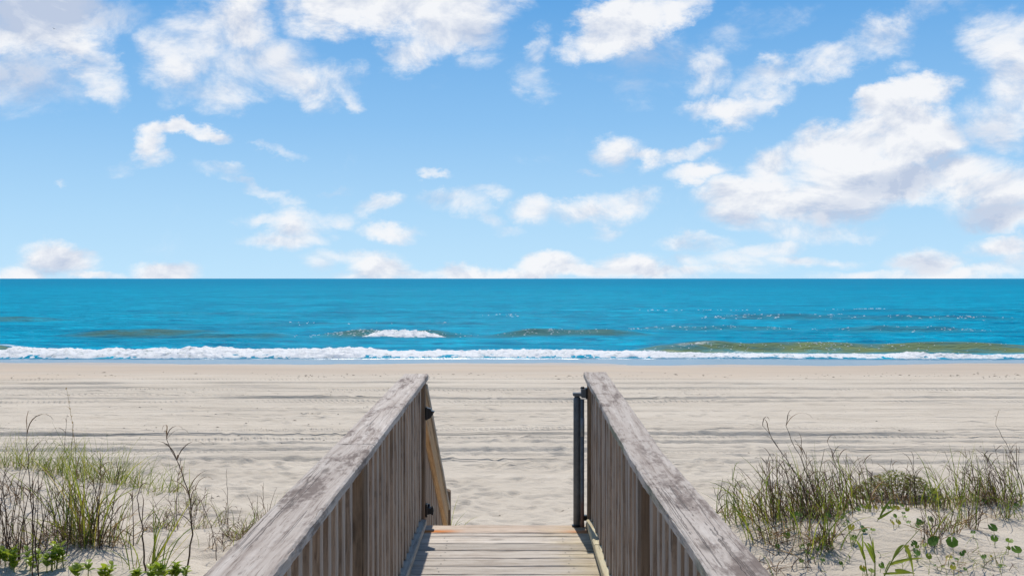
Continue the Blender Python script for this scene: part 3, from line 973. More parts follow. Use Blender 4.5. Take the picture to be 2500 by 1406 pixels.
# deck boards
def deck():
    meshes = [box_mesh('deck_board', 1.17, 0.138, 0.036, M_DECK, 0.005, 9, 0, 0.0013, s) for s in range(4)]
    last = box_mesh('deck_board_end', 1.17, 0.182, 0.038, M_DECK_RUST, 0.008, 9, 0, 0.0015, 9)
    thin = box_mesh('deck_strip', 1.17, 0.070, 0.036, M_DECK, 0.004, 9, 0, 0.001, 3)
    xc = -0.035
    under(board, 'deck_board', last, (xc, END_Y - 0.091, DECK_Z - 0.019))
    under(board, 'deck_board', thin, (xc, END_Y - 0.187 - 0.035, DECK_Z - 0.0195))
    y = END_Y - 0.187 - 0.075 - 0.069
    nails = bmesh.new()
    i = 0
    while y > -1.6:
        o = under(board, 'deck_board', meshes[i % 4], (xc + random.uniform(-.006, .006), y, DECK_Z - 0.019 + random.uniform(-.0015, .0015)), (0, random.uniform(-.001, .001), random.uniform(-.002, .002)))
        for nx in (-0.36, 0.30):
            for dy in (-0.035, 0.03):
                mat = Matrix.Translation((nx + random.uniform(-.02, .02), y + dy + random.uniform(-.008, .008), DECK_Z + 0.001))
                bmesh.ops.create_circle(nails, cap_ends=True, segments=6, radius=0.0045, matrix=mat)
        y -= 0.1455
        i += 1
    me = bpy.data.meshes.new('nail_heads')
    nails.to_mesh(me)
    nails.free()
    me.materials.append(M_NAIL)
    o = under(board, 'nail_heads', me, (0, 0, 0))
    o['kind'] = 'stuff'
    # framing below
    for x, s in ((-0.575, 0), (0.505, 1)):
        j = box_mesh('side_joist', 0.038, 7.4, 0.19, M_POST, 0.003)
        under(board, 'side_joist', j, (x, 2.15, DECK_Z - 0.038 - 0.0965))
    j = box_mesh('end_joist', 1.12, 0.038, 0.185, M_POST, 0.003)
    under(board, 'end_joist', j, (-0.035, END_Y - 0.025, DECK_Z - 0.040 - 0.0935))


deck()


def cap_mesh(name, knots, x0, x1, th, mat, seed, wear, y_from, y_to):
    """Rail cap following height knots, worn and slightly cupped, edges broken by weather."""
    rr = np.random.default_rng(seed)
    ks = sorted(knots)
    ys = np.arange(y_from, y_to + 1e-6, 0.022)
    zs = np.interp(ys, [k[0] for k in ks], [k[1] for k in ks])
    n = len(ys)
    sec = []
    in_left = x0
    for side in range(1):
        pass
    w = x1 - x0
    e = 0.006
    # cross-section, clockwise from lower left
    prof = [(0, -th + e), (0, -th * 0.5), (0, -e), (e, 0), (w * 0.25, 0), (w * 0.5, 0), (w * 0.75, 0), (w - e, 0), (w, -e), (w, -th * 0.5), (w, -th + e), (w - e, -th), (w * 0.5, -th), (e, -th)]
    verts, faces = [], []
    k0 = fbm(ys * 3.0, seed * 1.0, 4, seed, 0.6)
    k1 = fbm(ys * 3.5, seed * 2.0 + 4, 4, seed + 3, 0.6)
    for i in range(n):
        for j, (a, b) in enumerate(prof):
            dx = dz = 0.0
            left = a < w * 0.1
            right = a > w * 0.9
            if left:
                dx += wear[0] * (max(k0[i], -0.2) * 0.8 + 0.1)
                if b > -th * 0.3:
                    dz -= wear[0] * 0.5 * max(k0[i] + 0.05, 0)
            if right:
                dx -= wear[1] * (max(k1[i], -0.2) * 0.8 + 0.1)
                if b > -th * 0.3:
                    dz -= wear[1] * 0.5 * max(k1[i] + 0.05, 0)
            dx += rr.normal() * 0.0006
            dz += rr.normal() * 0.0005
            if b == 0:
                dz -= 0.0015 * math.cos((a / w - 0.5) * math.pi)
            verts.append((x0 + a + dx, ys[i], zs[i] + b + dz))
    m = len(prof)
    for i in range(n - 1):
        for j in range(m):
            a, b = i * m + j, i * m + (j + 1) % m
            faces.append((a, a + m, b + m, b))
    faces.append(tuple(range(m)))
    faces.append(tuple(reversed([(n - 1) * m + j for j in range(m)])))
    me = bpy.data.meshes.new(name)
    me.from_pydata(verts, [], faces)
    me.materials.append(mat)
    bm = bmesh.new()
    bm.from_mesh(me)
    bmesh.ops.recalc_face_normals(bm, faces=bm.faces)
    bm.to_mesh(me)
    bm.free()
    return me


def railing(side):
    """side -1 = left, 1 = right."""
    if side < 0:
        knots = [(END_Y + 0.02, CAM_H - 0.560), (3.6, CAM_H - 0.594), (2.05, CAM_H - 0.607), (-1.7, CAM_H - 0.63)]
        x0, x1 = -0.638, -0.492
        post_in, label = -0.505, 'left-hand railing with a butt joint across its cap'
    else:
        knots = [(END_Y + 0.02, CAM_H - 0.549), (4.7, CAM_H - 0.597), (3.71, CAM_H - 0.634), (2.1, CAM_H - 0.628), (-1.7, CAM_H - 0.63)]
        x0, x1 = 0.420, 0.556
        post_in, label = 0.440, 'right-hand railing with mossy chipped inner edge'
    rl = empty('railing', (0, 0, 0))
    rl.parent = board
    rl.location = Vector((side * 0.55, 3.0, DECK_Z)) - board.location
    rl['label'] = label
    ks = sorted(knots)

    def top(y):
        return float(np.interp(y, [k[0] for k in ks], [k[1] for k in ks]))
    segs = [(3.602, END_Y + 0.02, 5), (1.0, 3.597, 6), (-1.7, 0.996, 8)] if side < 0 else [(1.2, END_Y + 0.02, 12), (-1.7, 1.196, 15)]
    for a, b, s in segs:
        me = cap_mesh('cap_rail', knots, x0, x1, 0.038, M_CAP if side < 0 else M_CAP_R, s, (0.004, 0.009) if side < 0 else (0.020, 0.005), a, b)
        under(rl, 'cap_rail', me, (0, 0, 0))
    out = side
    # posts, inside faces flush with post_in
    pw = 0.089
    for y in (END_Y - 0.055, 3.46, 1.05, -1.35):
        zt = top(y) - 0.040
        zb = base_height(post_in, y).item() - 0.5
        me = box_mesh('post', pw, pw, zt - zb, M_POST, 0.006, 6, 2, 0.0012, int(y * 10))
        under(rl, 'post', me, (post_in + out * pw / 2, y, (zt + zb) / 2))
    # bottom rail, flat, on the deck edge
    bx = post_in - out * 0.012 + out * 0.0445
    mat = M_BOT if side < 0 else M_BOT_R
    parts = [(-1.28, 0.98), (1.12, 3.39), (3.53, END_Y - 0.125)]
    for a, b in parts:
        if side > 0 and a > 3:
            for c, d in ((a, 5.22), (5.225, b)):
                me = box_mesh('bottom_rail', 0.089, d - c, 0.040, mat, 0.005, 8, 1, 0.001, int(c * 7))
                under(rl, 'bottom_rail', me, (bx, (c + d) / 2, DECK_Z + 0.044))
            continue
        me = box_mesh('bottom_rail', 0.089, b - a, 0.040, mat, 0.005, 8, 1, 0.001, int(a * 7) + 50)
        under(rl, 'bottom_rail', me, (bx, (a + b) / 2, DECK_Z + 0.044))
    # blocks that carry the bottom rail
    for y in (0.9, 3.3, 5.6, 2.2, 4.5):
        me = box_mesh('rail_block', 0.075, 0.06, 0.0225, M_POST, 0.002)
        under(rl, 'rail_block', me, (bx, y, DECK_Z + 0.0118))
    # balusters stand on the bottom rail and die under the cap
    h = 0.80
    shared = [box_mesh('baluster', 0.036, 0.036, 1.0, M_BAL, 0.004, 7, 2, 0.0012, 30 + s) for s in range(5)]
    bxx = post_in + out * 0.035
    y = END_Y - 0.055 - 0.115
    while y > -1.5:
        if min(abs(y - p) for p in (3.46, 1.05, -1.35)) > 0.07:
            zb, zt = DECK_Z + 0.0655, top(y) - 0.039
            o = under(rl, 'baluster', random.choice(shared), (bxx + random.uniform(-.003, .003), y, (zb + zt) / 2), (0, 0, random.uniform(-.07, .07)))
            o.scale = (random.uniform(.95, 1.06), 1.0, zt - zb)
        y -= 0.130 + random.uniform(-.006, .006)


railing(-1)
railing(1)


# ------------------------------------------------------------------ stair
def stair():
    rise, run = 0.183, 0.335
    n = 6
    tread_m = [box_mesh('stair_tread', 1.05, 0.29, 0.038, M_DECK, 0.005, 6, 0, 0.001, 70 + s) for s in range(2)]
    for i in range(n):
        under(board, 'stair_tread', tread_m[i % 2], (-0.035, END_Y + 0.17 + run * i, DECK_Z - rise * (i + 1) - 0.019))
    ang = -math.atan2(rise, run)
    L = math.hypot(rise, run) * n
    for x in (-0.585, 0.515):
        me = box_mesh('stringer', 0.038, L + 0.2, 0.26, M_POST, 0.004)
        under(board, 'stringer', me, (x, END_Y + run * n / 2 + 0.02, DECK_Z - rise * n / 2 - 0.19), (ang, 0, 0))
    # left stair railing: board on edge with a thin cap, newel at the foot
    sr = empty('stair_railing', (0, 0, 0))
    sr.parent = board
    sr.location = Vector((-0.54, 7.0, 2.0)) - board.location
    sr['label'] = 'newer orange-brown stair railing going down to the sand'
    ya, yb = END_Y + 0.025, 8.06
    za, zb = CAM_H - 0.640, CAM_H - 1.845
    a2 = math.atan2(zb - za, yb - ya)
    LL = math.hypot(zb - za, yb - ya)
    me = box_mesh('hand_rail', 0.034, LL, 0.145, M_STAIR, 0.004, 10, 1, 0.001, 81)
    under(sr, 'hand_rail', me, (-0.530, (ya + yb) / 2, (za + zb) / 2 - 0.098), (a2, 0, 0))
    me = box_mesh('hand_rail_cap', 0.070, LL + 0.02, 0.032, M_BOT, 0.004, 10, 1, 0.001, 82)
    under(sr, 'hand_rail_cap', me, (-0.534, (ya + yb) / 2, (za + zb) / 2 + 0.002), (a2, 0, 0))
    me = box_mesh('lower_rail', 0.034, LL, 0.089, M_STAIR, 0.004, 10, 1, 0.001, 83)
    under(sr, 'lower_rail', me, (-0.530, (ya + yb) / 2, (za + zb) / 2 - 0.83), (a2, 0, 0))
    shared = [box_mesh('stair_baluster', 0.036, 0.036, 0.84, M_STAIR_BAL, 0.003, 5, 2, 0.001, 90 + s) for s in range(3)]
    y = ya + 0.10
    while y < yb - 0.05:
        z = za + (zb - za) * (y - ya) / (yb - ya)
        under(sr, 'baluster', random.choice(shared), (-0.5665, y, z - 0.085 - 0.42))
        y += 0.150
    g = base_height(-0.54, yb + 0.06).item()
    zt = CAM_H - 1.69
    bm = bmesh.new()
    me = box_mesh('newel_post', 0.089, 0.089, zt - g + 0.5, M_POST, 0.006, 4, 2, 0.001, 99)
    for v in me.vertices:               # weathered sloping top
        if v.co.z > (zt - g + 0.5) / 2 - 0.02:
            v.co.z += -0.35 * (v.co.x + 0.04)
    bm.free()
    under(sr, 'newel_post', me, (-0.5425, yb + 0.062, (zt + g - 0.5) / 2))
    # short support posts under the deck end
    for x in (-0.52, 0.45):
        pass


stair()


# ------------------------------------------------------------------ gate fittings
def lathe(profile, seg=20):
    verts, faces = [], []
    for (r, z) in profile:
        for k in range(seg):
            a = 2 * math.pi * k / seg
            verts.append((r * math.cos(a), r * math.sin(a), z))
    for i in range(len(profile) - 1):
        for k in range(seg):
            a, b = i * seg + k, i * seg + (k + 1) % seg
            faces.append((a, b, b + seg, a + seg))
    faces.append(tuple(reversed(range(seg))))
    faces.append(tuple((len(profile) - 1) * seg + k for k in range(seg)))
    return verts, faces


def gate():
    y = 5.865
    g = empty('gate_fitting', (0.385, y, DECK_Z))
    tag(g, 'dark grey metal tube with rusty rod bolted to the right end post', 'gate fitting')

    def add(name, verts, faces, mat, loc, smooth=True, parent=None):
        o = mesh_obj(name, verts, faces, mat, parent or g, smooth)
        o.location = Vector(loc) - (g.location if parent is None else Vector((0, 0, 0)))
        return o
    zt, zb = CAM_H - 0.687, DECK_Z + 0.010
    h = zt - zb
    r = 0.0220
    v, f = lathe([(r * 0.85, 0), (r, 0.004), (r, h - 0.022), (r * 0.9, h - 0.010), (r * 0.6, h - 0.002), (r * 0.3, h)])
    add('tube', v, f, M_GREY, (0.3810, y, zb))
    v, f = lathe([(0.028, 0), (0.028, 0.006)], 20)
    add('foot_plate', v, f, M_BLACK, (0.3785, y, DECK_Z + 0.003))
    hr = CAM_H - 0.702 - (DECK_Z + 0.004)
    v, f = lathe([(0.0115, -hr / 2), (0.0125, -hr / 2 + 0.01), (0.0105, -hr / 2 + 0.03), (0.0105, hr / 2)], 14)
    add('rod', v, f, M_ROD, (0.4105, y - 0.025, DECK_Z + 0.004 + hr / 2))
    v, f = lathe([(0.0118, 0), (0.0118, 0.11)], 14)
    add('sleeve', v, f, M_GREYL, (0.4105, y - 0.025, CAM_H - 0.92))
    # top clamp
    me = box_mesh('clamp_plate', 0.058, 0.055, 0.020, M_GREY, 0.005)
    data_obj('clamp_plate', me, g, Vector((0.385, y, zt + 0.0105)) - g.location)
    me = box_mesh('clamp_block', 0.030, 0.050, 0.052, M_GREY, 0.004)
    data_obj('clamp_block', me, g, Vector((0.4175, y - 0.012, zt + 0.0195)) - g.location)
    me = box_mesh('post_bracket', 0.010, 0.065, 0.062, M_BLACK, 0.002)
    data_obj('post_bracket', me, g, Vector((0.4345, y - 0.010, zt + 0.018)) - g.location)
    v, f = lathe([(0.013, 0), (0.013, 0.004), (0.008, 0.011), (0.002, 0.013)], 14)
    add('bolt_head', v, f, M_BLACK, (0.412, y - 0.012, zt + 0.0455))
    # bottom pivot bracket
    me = box_mesh('pivot_bracket', 0.034, 0.035, 0.030, M_BLACK, 0.003)
    data_obj('pivot_bracket', me, g, Vector((0.4225, y + 0.008, DECK_Z + 0.050)) - g.location)
    me = box_mesh('base_bracket', 0.022, 0.06, 0.036, M_BLACK, 0.003)
    data_obj('base_bracket', me, g, Vector((0.438, y - 0.10, DECK_Z + 0.022)) - g.location)

    # black catches on the left end post
    def catch(z, label, star):
        yy = END_Y - 0.055
        c = empty('gate_catch', (-0.505, yy, z))
        tag(c, label, 'gate catch')
        me = box_mesh('back_plate', 0.012, 0.05, 0.075, M_BLACK, 0.003)
        data_obj('back_plate', me, c, (0.0068, 0, 0))
        if star:
            vs_ = [(0, -.02, .032), (.020, -.02, .028), (.024, -.02, .016), (.042, -.02, .012), (.030, -.02, -.008), (.018, -.02, -.026), (0, -.02, -.034)]
        else:
            vs_ = [(0, -.02, .018), (.018, -.02, .016), (.034, -.02, .024), (.038, -.02, .0), (.034, -.02, -.026), (.016, -.02, -.018), (0, -.02, -.022)]
        n = len(vs_)
        v = [(a + 0.0125, b, d) for a, b, d in vs_] + [(a + 0.0125, b + 0.04, d) for a, b, d in vs_]
        f = [tuple(range(n)), tuple(reversed(range(n, 2 * n)))] + [(i, i + n, (i + 1) % n + n, (i + 1) % n) for i in range(n)]
        mesh_obj('catch_jaw', v, f, M_BLACK, c)
        v, f = lathe([(0.008, -0.05), (0.008, 0.05)], 10)
        o = mesh_obj('pivot_pin', v, f, M_BLACK, c, True)
        o.location = (0.016, 0.026, 0)
        o.scale = (1, 1, 0.6)
    catch(CAM_H - 0.785, 'upper black gate catch on the left end post, jagged outline', True)
    catch(CAM_H - 1.350, 'lower black gate catch on the left end post, near the deck', False)


gate()


# ------------------------------------------------------------------ plants
def leaf_material(name, stops, trans=0.35, rough=0.55, vein=False):
    m, t, out = new_mat(name)
    a = t.new('ShaderNodeAttribute', attribute_name='tint')
    tc = t.new('ShaderNodeTexCoord')
    oi = t.new('ShaderNodeObjectInfo')
    n = t.noise(tc.outputs['Object'], scale=14, detail=3).outputs['Fac']
    if vein:
        f = t.math('ADD', oi.outputs['Random'], t.math('MULTIPLY_ADD', n, 0.5, -0.25))
    else:
        f = t.math('ADD', a.outputs['Fac'], t.math('MULTIPLY_ADD', n, 0.3, -0.15))
    c = t.ramp(f, stops)
    bs = t.new('ShaderNodeBsdfPrincipled')
    t.l.new(c, bs.inputs['Base Color'])
    bs.inputs['Roughness'].default_value = rough
    bs.inputs['Specular IOR Level'].default_value = 0.35
    tr = t.new('ShaderNodeBsdfTranslucent')
    t.l.new(t.mix(1.0, c, (1.3, 1.25, 0.7), 'MULTIPLY'), tr.inputs['Color'])
    mx = t.new('ShaderNodeMixShader')
    mx.inputs[0].default_value = trans
    t.l.new(bs.outputs[0], mx.inputs[1])
    t.l.new(tr.outputs[0], mx.inputs[2])
    t.l.new(mx.outputs[0], out.inputs[0])
    return m


M_GREEN = leaf_material('grass_green', [(0.0, (0.08, 0.12, 0.018)), (0.4, (0.18, 0.24, 0.032)), (0.75, (0.32, 0.35, 0.05)), (1.0, (0.52, 0.41, 0.12))])
M_DRY = leaf_material('grass_dry', [(0.0, (0.050, 0.030, 0.020)), (0.45, (0.125, 0.074, 0.046)), (0.8, (0.27, 0.165, 0.09)), (1.0, (0.50, 0.34, 0.17))], 0.25)
M_OAT = leaf_material('sea_oat_straw', [(0.0, (0.20, 0.125, 0.045)), (1.0, (0.45, 0.30, 0.11))], 0.15)
M_PENNY = leaf_material('pennywort_leaf', [(0.0, (0.06, 0.13, 0.022)), (0.5, (0.13, 0.23, 0.030)), (0.85, (0.24, 0.29, 0.035)), (1.0, (0.48, 0.38, 0.04))], 0.40, 0.38, True)
M_SHRUB = leaf_material('shrub_leaf', [(0.0, (0.14, 0.22, 0.028)), (0.6, (0.24, 0.33, 0.042)), (1.0, (0.36, 0.41, 0.06))], 0.5, 0.35, True)
M_VINE = leaf_material('vine_leaf', [(0.0, (0.07, 0.10, 0.012)), (0.5, (0.17, 0.19, 0.020)), (0.85, (0.30, 0.27, 0.03)), (1.0, (0.20, 0.075, 0.02))], 0.4, 0.5)


class Strands:
    """Collects tapering blades and stems into one mesh with a tint for each strand."""

    def __init__(self):
        self.v, self.f, self.t = [], [], []

    def path(self, base, az, lean, bend, length, seg=7, wob=0.0, rr=random):
        pts = [Vector(base)]
        th = lean
        a = az
        for i in range(seg):
            s = (i + 0.5) / seg
            th = lean + bend * s ** 1.6
            a += rr.uniform(-wob, wob)
            d = Vector((math.sin(th) * math.cos(a), math.sin(th) * math.sin(a), math.cos(th)))
            pts.append(pts[-1] + d * (length / seg))
        return pts

    def ribbon(self, pts, width, tint, face=None, tip=0.05, rr=random, widest=0.25):
        n = len(pts)
        d = (pts[-1] - pts[0])
        side = face or Vector((rr.uniform(-1, 1), rr.uniform(-0.5, 0.5), 0.0))
        b0 = len(self.v)
        for i, p in enumerate(pts):
            s = i / (n - 1)
            tg = (pts[min(i + 1, n - 1)] - pts[max(i - 1, 0)]).normalized()
            sd = side - tg * side.dot(tg)
            if sd.length < 1e-4:
                sd = Vector((1, 0, 0))
            sd.normalize()
            w = width * (0.7 + 0.3 * min(s / widest, 1)) * (1 - max(0, (s - widest) / (1 - widest)) ** 1.7 * (1 - tip))
            nr = tg.cross(sd)
            self.v += [p - sd * w / 2, p + nr * w * 0.18, p + sd * w / 2]
            self.t += [tint] * 3
        for i in range(n - 1):
            a = b0 + i * 3
            self.f += [(a, a + 1, a + 4, a + 3), (a + 1, a + 2, a + 5, a + 4)]

    def stem(self, pts, r0, r1, tint):
        n = len(pts)
        b0 = len(self.v)
        for i, p in enumerate(pts):
            s = i / (n - 1)
            r = r0 + (r1 - r0) * s
            for k in range(4):
                a = k * math.pi / 2 + 0.4
                self.v.append(p + Vector((math.cos(a) * r, math.sin(a) * r, 0)))
                self.t.append(tint)
        for i in range(n - 1):
            for k in range(4):
                a, b = b0 + i * 4 + k, b0 + i * 4 + (k + 1) % 4
                self.f.append((a, b, b + 4, a + 4))

    def seeds(self, pts, frm, size, tint, rr=random):
        """Small husks set along the upper part of a stem."""
        n = len(pts)
        for i in range(int(frm * n), n):
            for _ in range(3):
                p = pts[i] + Vector((rr.uniform(-1, 1), rr.uniform(-1, 1), rr.uniform(-1, 1))) * size * 0.4
                q = self.path(p, rr.uniform(0, 6.28), rr.uniform(0.2, 0.9), 0.3, size * rr.uniform(0.7, 1.3), 3, 0, rr)
                self.ribbon(q, size * 0.28, tint, None, 0.1, rr, 0.5)

    def obj(self, name, mat, parent, origin, kind=None):
        if not self.v:
            return None
        me = bpy.data.meshes.new(name)
        o0 = Vector(origin)
        me.from_pydata([tuple(p - o0) for p in self.v], [], self.f)
        at = me.attributes.new('tint', 'FLOAT', 'POINT')
        at.data.foreach_set('value', self.t)
        me.materials.append(mat)
        me.polygons.foreach_set('use_smooth', [True] * len(me.polygons))
        o = data_obj(name, me, parent)
        if kind:
            o['kind'] = kind
        return o


def gz(x, y):
    return base_height(x, y).item()


GROUPS = {}


def clump(px, py, label, green=30, dry=10, h=0.45, spread=0.14, lean=0.35, leandir=None, stems=0, stem_h=0.5, fall=0, wide=0.007, name='grass_clump', group=None, seed=0):
    """A tuft of dune grass: living blades, dead blades, dry stems with hanging leaves."""
    rr = random.Random(int(px * 13 + py * 7 + seed))
    c = ground_hit(px, py)
    root = empty(name, c)
    tag(root, label, 'grass', group or 'tufts of dune grass')
    G, D = Strands(), Strands()
    green = int(green * (1.45 if wide == 0.0075 else 0.85 if px < 700 else 0.72))
    stems = int(stems * 0.8)
    dry = int(dry * 0.62)

    def spot():
        a, r = rr.uniform(0, 6.28), spread * 1.35 * rr.random() ** 0.8
        x, y = c.x + math.cos(a) * r * 1.25, c.y + math.sin(a) * r * 0.8
        return Vector((x, y, gz(x, y) - 0.02))

    def azim():
        if leandir is not None and rr.random() < 0.65:
            return leandir + rr.gauss(0, 0.6)
        return rr.uniform(0, 6.28)
    for _ in range(green):
        pts = G.path(spot(), azim(), abs(rr.gauss(0.12, lean * 0.75)), abs(rr.gauss(0.7, 0.65)), h * (0.4 + 1.05 * rr.random() ** 1.3), 8, 0.10, rr)
        G.ribbon(pts, wide * rr.uniform(0.45, 1.1), min(1, max(0, rr.gauss(0.45, 0.26))), None, 0.05, rr)
    for _ in range(dry):
        pts = D.path(spot(), azim(), abs(rr.gauss(0.25, lean)), abs(rr.gauss(1.2, 0.8)), h * rr.uniform(0.35, 1.0), 7, 0.15, rr)
        D.ribbon(pts, wide * rr.uniform(0.5, 1.0), min(1, max(0, rr.gauss(0.5, 0.3))), None, 0.05, rr)
    for _ in range(stems):
        az = azim()
        pts = D.path(spot(), az, abs(rr.gauss(0.10, lean * 0.7)), rr.gauss(0.30, 0.30), stem_h * rr.uniform(0.55, 1.1), 9, 0.12, rr)
        D.stem(pts, 0.0031 * rr.uniform(0.7, 1.3), 0.0016, rr.uniform(0.05, 0.85))
        for _k in range(rr.randint(1, 4)):
            i = rr.randint(3, 8)
            q = D.path(pts[i], rr.uniform(0, 6.28), rr.uniform(0.3, 0.8), rr.uniform(1.2, 2.6), rr.uniform(0.08, 0.22), 6, 0.3, rr)
            D.ribbon(q, 0.005, rr.uniform(0.1, 0.6), None, 0.1, rr)
    for _ in range(fall):       # collapsed dead leaves round the foot
        pts = D.path(spot() + Vector((0, 0, rr.uniform(0.02, 0.10))), rr.uniform(0, 6.28), rr.uniform(0.9, 1.5), rr.uniform(0.2, 0.9), rr.uniform(0.10, 0.30), 6, 0.35, rr)
        D.ribbon(pts, 0.006, rr.uniform(0.2, 1.0), None, 0.1, rr)
    G.obj('green_blades', M_GREEN, root, c, 'stuff')
    D.obj('dead_blades', M_DRY, root, c, 'stuff')
    return root


PI = math.pi
# --- left dune, crest row from the picture's edge towards the boardwalk
LEFT = [
    (8, 1142, 'tall green grass tuft cut by the left edge of the picture', 55, 12, 0.50, 0.16, None, 3),
    (58, 1146, 'green grass tuft second from the left along the dune crest', 48, 14, 0.48, 0.15, None, 2),
    (104, 1152, 'bushy green and straw grass tuft third along the left dune crest', 46, 22, 0.46, 0.16, 0.4, 2),
    (150, 1158, 'grass tuft around the foot of the golden seed stalk', 50, 20, 0.48, 0.15, None, 3),
    (200, 1166, 'dense green grass tuft right of the golden seed stalk', 60, 18, 0.50, 0.16, None, 2),
    (245, 1176, 'upright green grass tuft in the middle of the left crest row', 55, 16, 0.50, 0.13, PI, 2),
    (286, 1182, 'curving green grass tuft near the right of the left crest row', 55, 14, 0.52, 0.12, 1.2, 1),
    (330, 1190, 'low green grass tuft leaning right at the end of the left crest', 42, 10, 0.40, 0.14, 0.1, 0),
    (395, 1205, 'flattened yellow-green grass spreading right beyond the left crest', 46, 16, 0.36, 0.20, 0.15, 0),
]
for px, py, lab, g, d, h, sp, ld, st in LEFT:
    clump(px, py, lab, g, d, h * 1.18, sp * 1.1, 0.5, ld, st, 0.5, 8, 0.0075, group='green tufts on the left dune crest')
clump(30, 1215, 'wispy dry grass on the sand below the left crest, at the edge', 6, 22, 0.34, 0.22, 0.6, None, 6, 0.38, 8)
clump(140, 1225, 'wispy brown grass scattered below the left dune crest', 12, 26, 0.36, 0.26, 0.6, None, 6, 0.40, 10)
clump(235, 1240, 'thin mixed grass in the open sand below the crest tufts', 14, 16, 0.34, 0.20, 0.6, None, 5, 0.36, 6)
clump(20, 1345, 'dark dry stem thicket at the lower left edge', 8, 26, 0.40, 0.20, 0.4, None, 22, 0.58, 12)
clump(78, 1350, 'thicket of dark upright dry stems near the lower left corner', 10, 24, 0.42, 0.20, 0.4, None, 24, 0.62, 14)
clump(128, 1322, 'tangled brown grass between the dark stems and the big orange-based tuft', 14, 44, 0.34, 0.22, 0.7, None, 10, 0.42, 24)
clump(186, 1322, 'big tuft with orange-brown bases and dark green blades', 46, 26, 0.66, 0.09, 0.35, PI * 0.75, 6, 0.62, 26, 0.010, seed=2)
clump(222, 1330, 'dark green upright tuft just right of the orange-based one', 44, 26, 0.64, 0.09, 0.3, None, 10, 0.60, 26, 0.009)
clump(262, 1335, 'brown dry tuft at the right of the big dune tufts', 18, 30, 0.48, 0.12, 0.45, 0.6, 9, 0.52, 20)
clump(300, 1330, 'few slender yellow-green blades standing alone in the sand', 9, 4, 0.36, 0.05, 0.3, None, 0)
clump(316, 1385, 'small yellow-green grass tuft by the bare stalk near the bottom', 12, 4, 0.26, 0.05, 0.4, None, 0)
clump(392, 1298, 'dark tuft with drooping dead leaves and a few broad green leaves', 26, 46, 0.34, 0.13, 0.6, None, 12, 0.36, 26, 0.011)
clump(372, 1385, 'fan of yellow-green blades leaning right at the bottom', 22, 5, 0.42, 0.05, 0.6, 0.45, 0, wide=0.010)
clump(440, 1262, 'dark drooping dry grass round the tall bent stalk', 16, 34, 0.34, 0.17, 0.6, None, 8, 0.36, 14)
clump(488, 1292, 'thin brown dry stems right of the tall bent stalk', 8, 18, 0.32, 0.12, 0.5, None, 10, 0.40, 10)
clump(590, 1318, 'dense dark brown drooping tuft beside the left railing', 30, 80, 0.36, 0.12, 0.7, None, 16, 0.40, 34, 0.008)
clump(560, 1345, 'sparse brown dead blades in front of the dense brown tuft', 4, 16, 0.28, 0.12, 0.7, None, 4, 0.3, 10)
clump(648, 1268, 'sparse dark stems nearest to the left rail', 6, 12, 0.30, 0.10, 0.5, None, 8, 0.38, 4)
clump(515, 1345, 'few bent dry stems standing in bare sand', 3, 8, 0.26, 0.08, 0.6, None, 4, 0.34, 6)
clump(1090, 1330, 'small green grass tuft at the foot of the stair newel', 26, 6, 0.55, 0.08, 0.3, None, 0, name='grass_clump')
clump(465, 1238, 'green-tinged low tuft between the tall bent stalk and the crest', 22, 12, 0.34, 0.14, 0.6, None, 4, 0.34, 8)
clump(540, 1285, 'thin green and brown tuft left of the dense brown one', 18, 14, 0.34, 0.12, 0.5, None, 5, 0.38, 10)
clump(625, 1305, 'green-bladed tuft partly hidden by the left rail', 24, 18, 0.32, 0.10, 0.5, None, 5, 0.36, 12)
# --- right dune
RIGHT = [
    (1768, 1262, 'small green tuft nearest to the right rail', 18, 8, 0.30, 0.08, None, 2),
    (1800, 1278, 'upright green tuft second from the right rail', 26, 8, 0.36, 0.07, PI, 2),
    (1838, 1262, 'arching green grass third from the right rail', 28, 14, 0.40, 0.10, PI, 5),
    (1880, 1275, 'tall mixed tuft left of the densest dark grass', 30, 22, 0.46, 0.11, PI, 14),
    (1925, 1262, 'dense dark grass with many dry stems on the right dune', 40, 40, 0.46, 0.16, PI, 30),
    (1975, 1258, 'densest tangle of dark stems right of the tall leaning stalks', 44, 46, 0.46, 0.17, PI, 36),
    (2020, 1262, 'tall green and brown tuft right of the densest tangle', 40, 26, 0.50, 0.13, PI * 0.9, 16),
    (2065, 1248, 'brown stemmed tuft left of the leafy mound', 30, 32, 0.42, 0.14, PI, 22),
    (2112, 1240, 'dry tuft overlapping the left end of the leafy mound', 20, 32, 0.40, 0.12, PI, 18),
    (2165, 1240, 'sparse dark stems in front of the leafy mound', 12, 20, 0.38, 0.14, PI * 0.8, 12),
    (2235, 1240, 'short mixed grass under the middle of the leafy mound', 16, 18, 0.36, 0.14, PI, 10),
    (2290, 1243, 'broad green grass at the right end of the leafy mound', 48, 16, 0.44, 0.12, None, 8),
    (2345, 1232, 'green grass tuft just right of the leafy mound', 34, 14, 0.40, 0.12, None, 8),
    (2388, 1226, 'dry brown tuft second right of the leafy mound', 24, 34, 0.42, 0.13, PI, 20),
    (2432, 1226, 'dark brown tuft third right of the leafy mound', 22, 36, 0.42, 0.13, PI, 22),
    (2475, 1232, 'green and brown tuft at the right edge of the dune crest', 34, 30, 0.44, 0.13, PI, 16),
]
for px, py, lab, g, d, h, sp, ld, st in RIGHT:
    clump(px, py, lab, g, d, h, sp, 0.42, ld, st, h * 1.1, 8, 0.0085, group='tufts on the right dune crest')
clump(1858, 1318, 'thin green and tan tuft beside the right rail, low down', 20, 10, 0.34, 0.08, 0.4, PI, 5, 0.36, 10)
clump(1900, 1328, 'tan-based tuft standing low on the right dune', 18, 12, 0.38, 0.06, 0.4, PI * 0.7, 5, 0.40, 24)
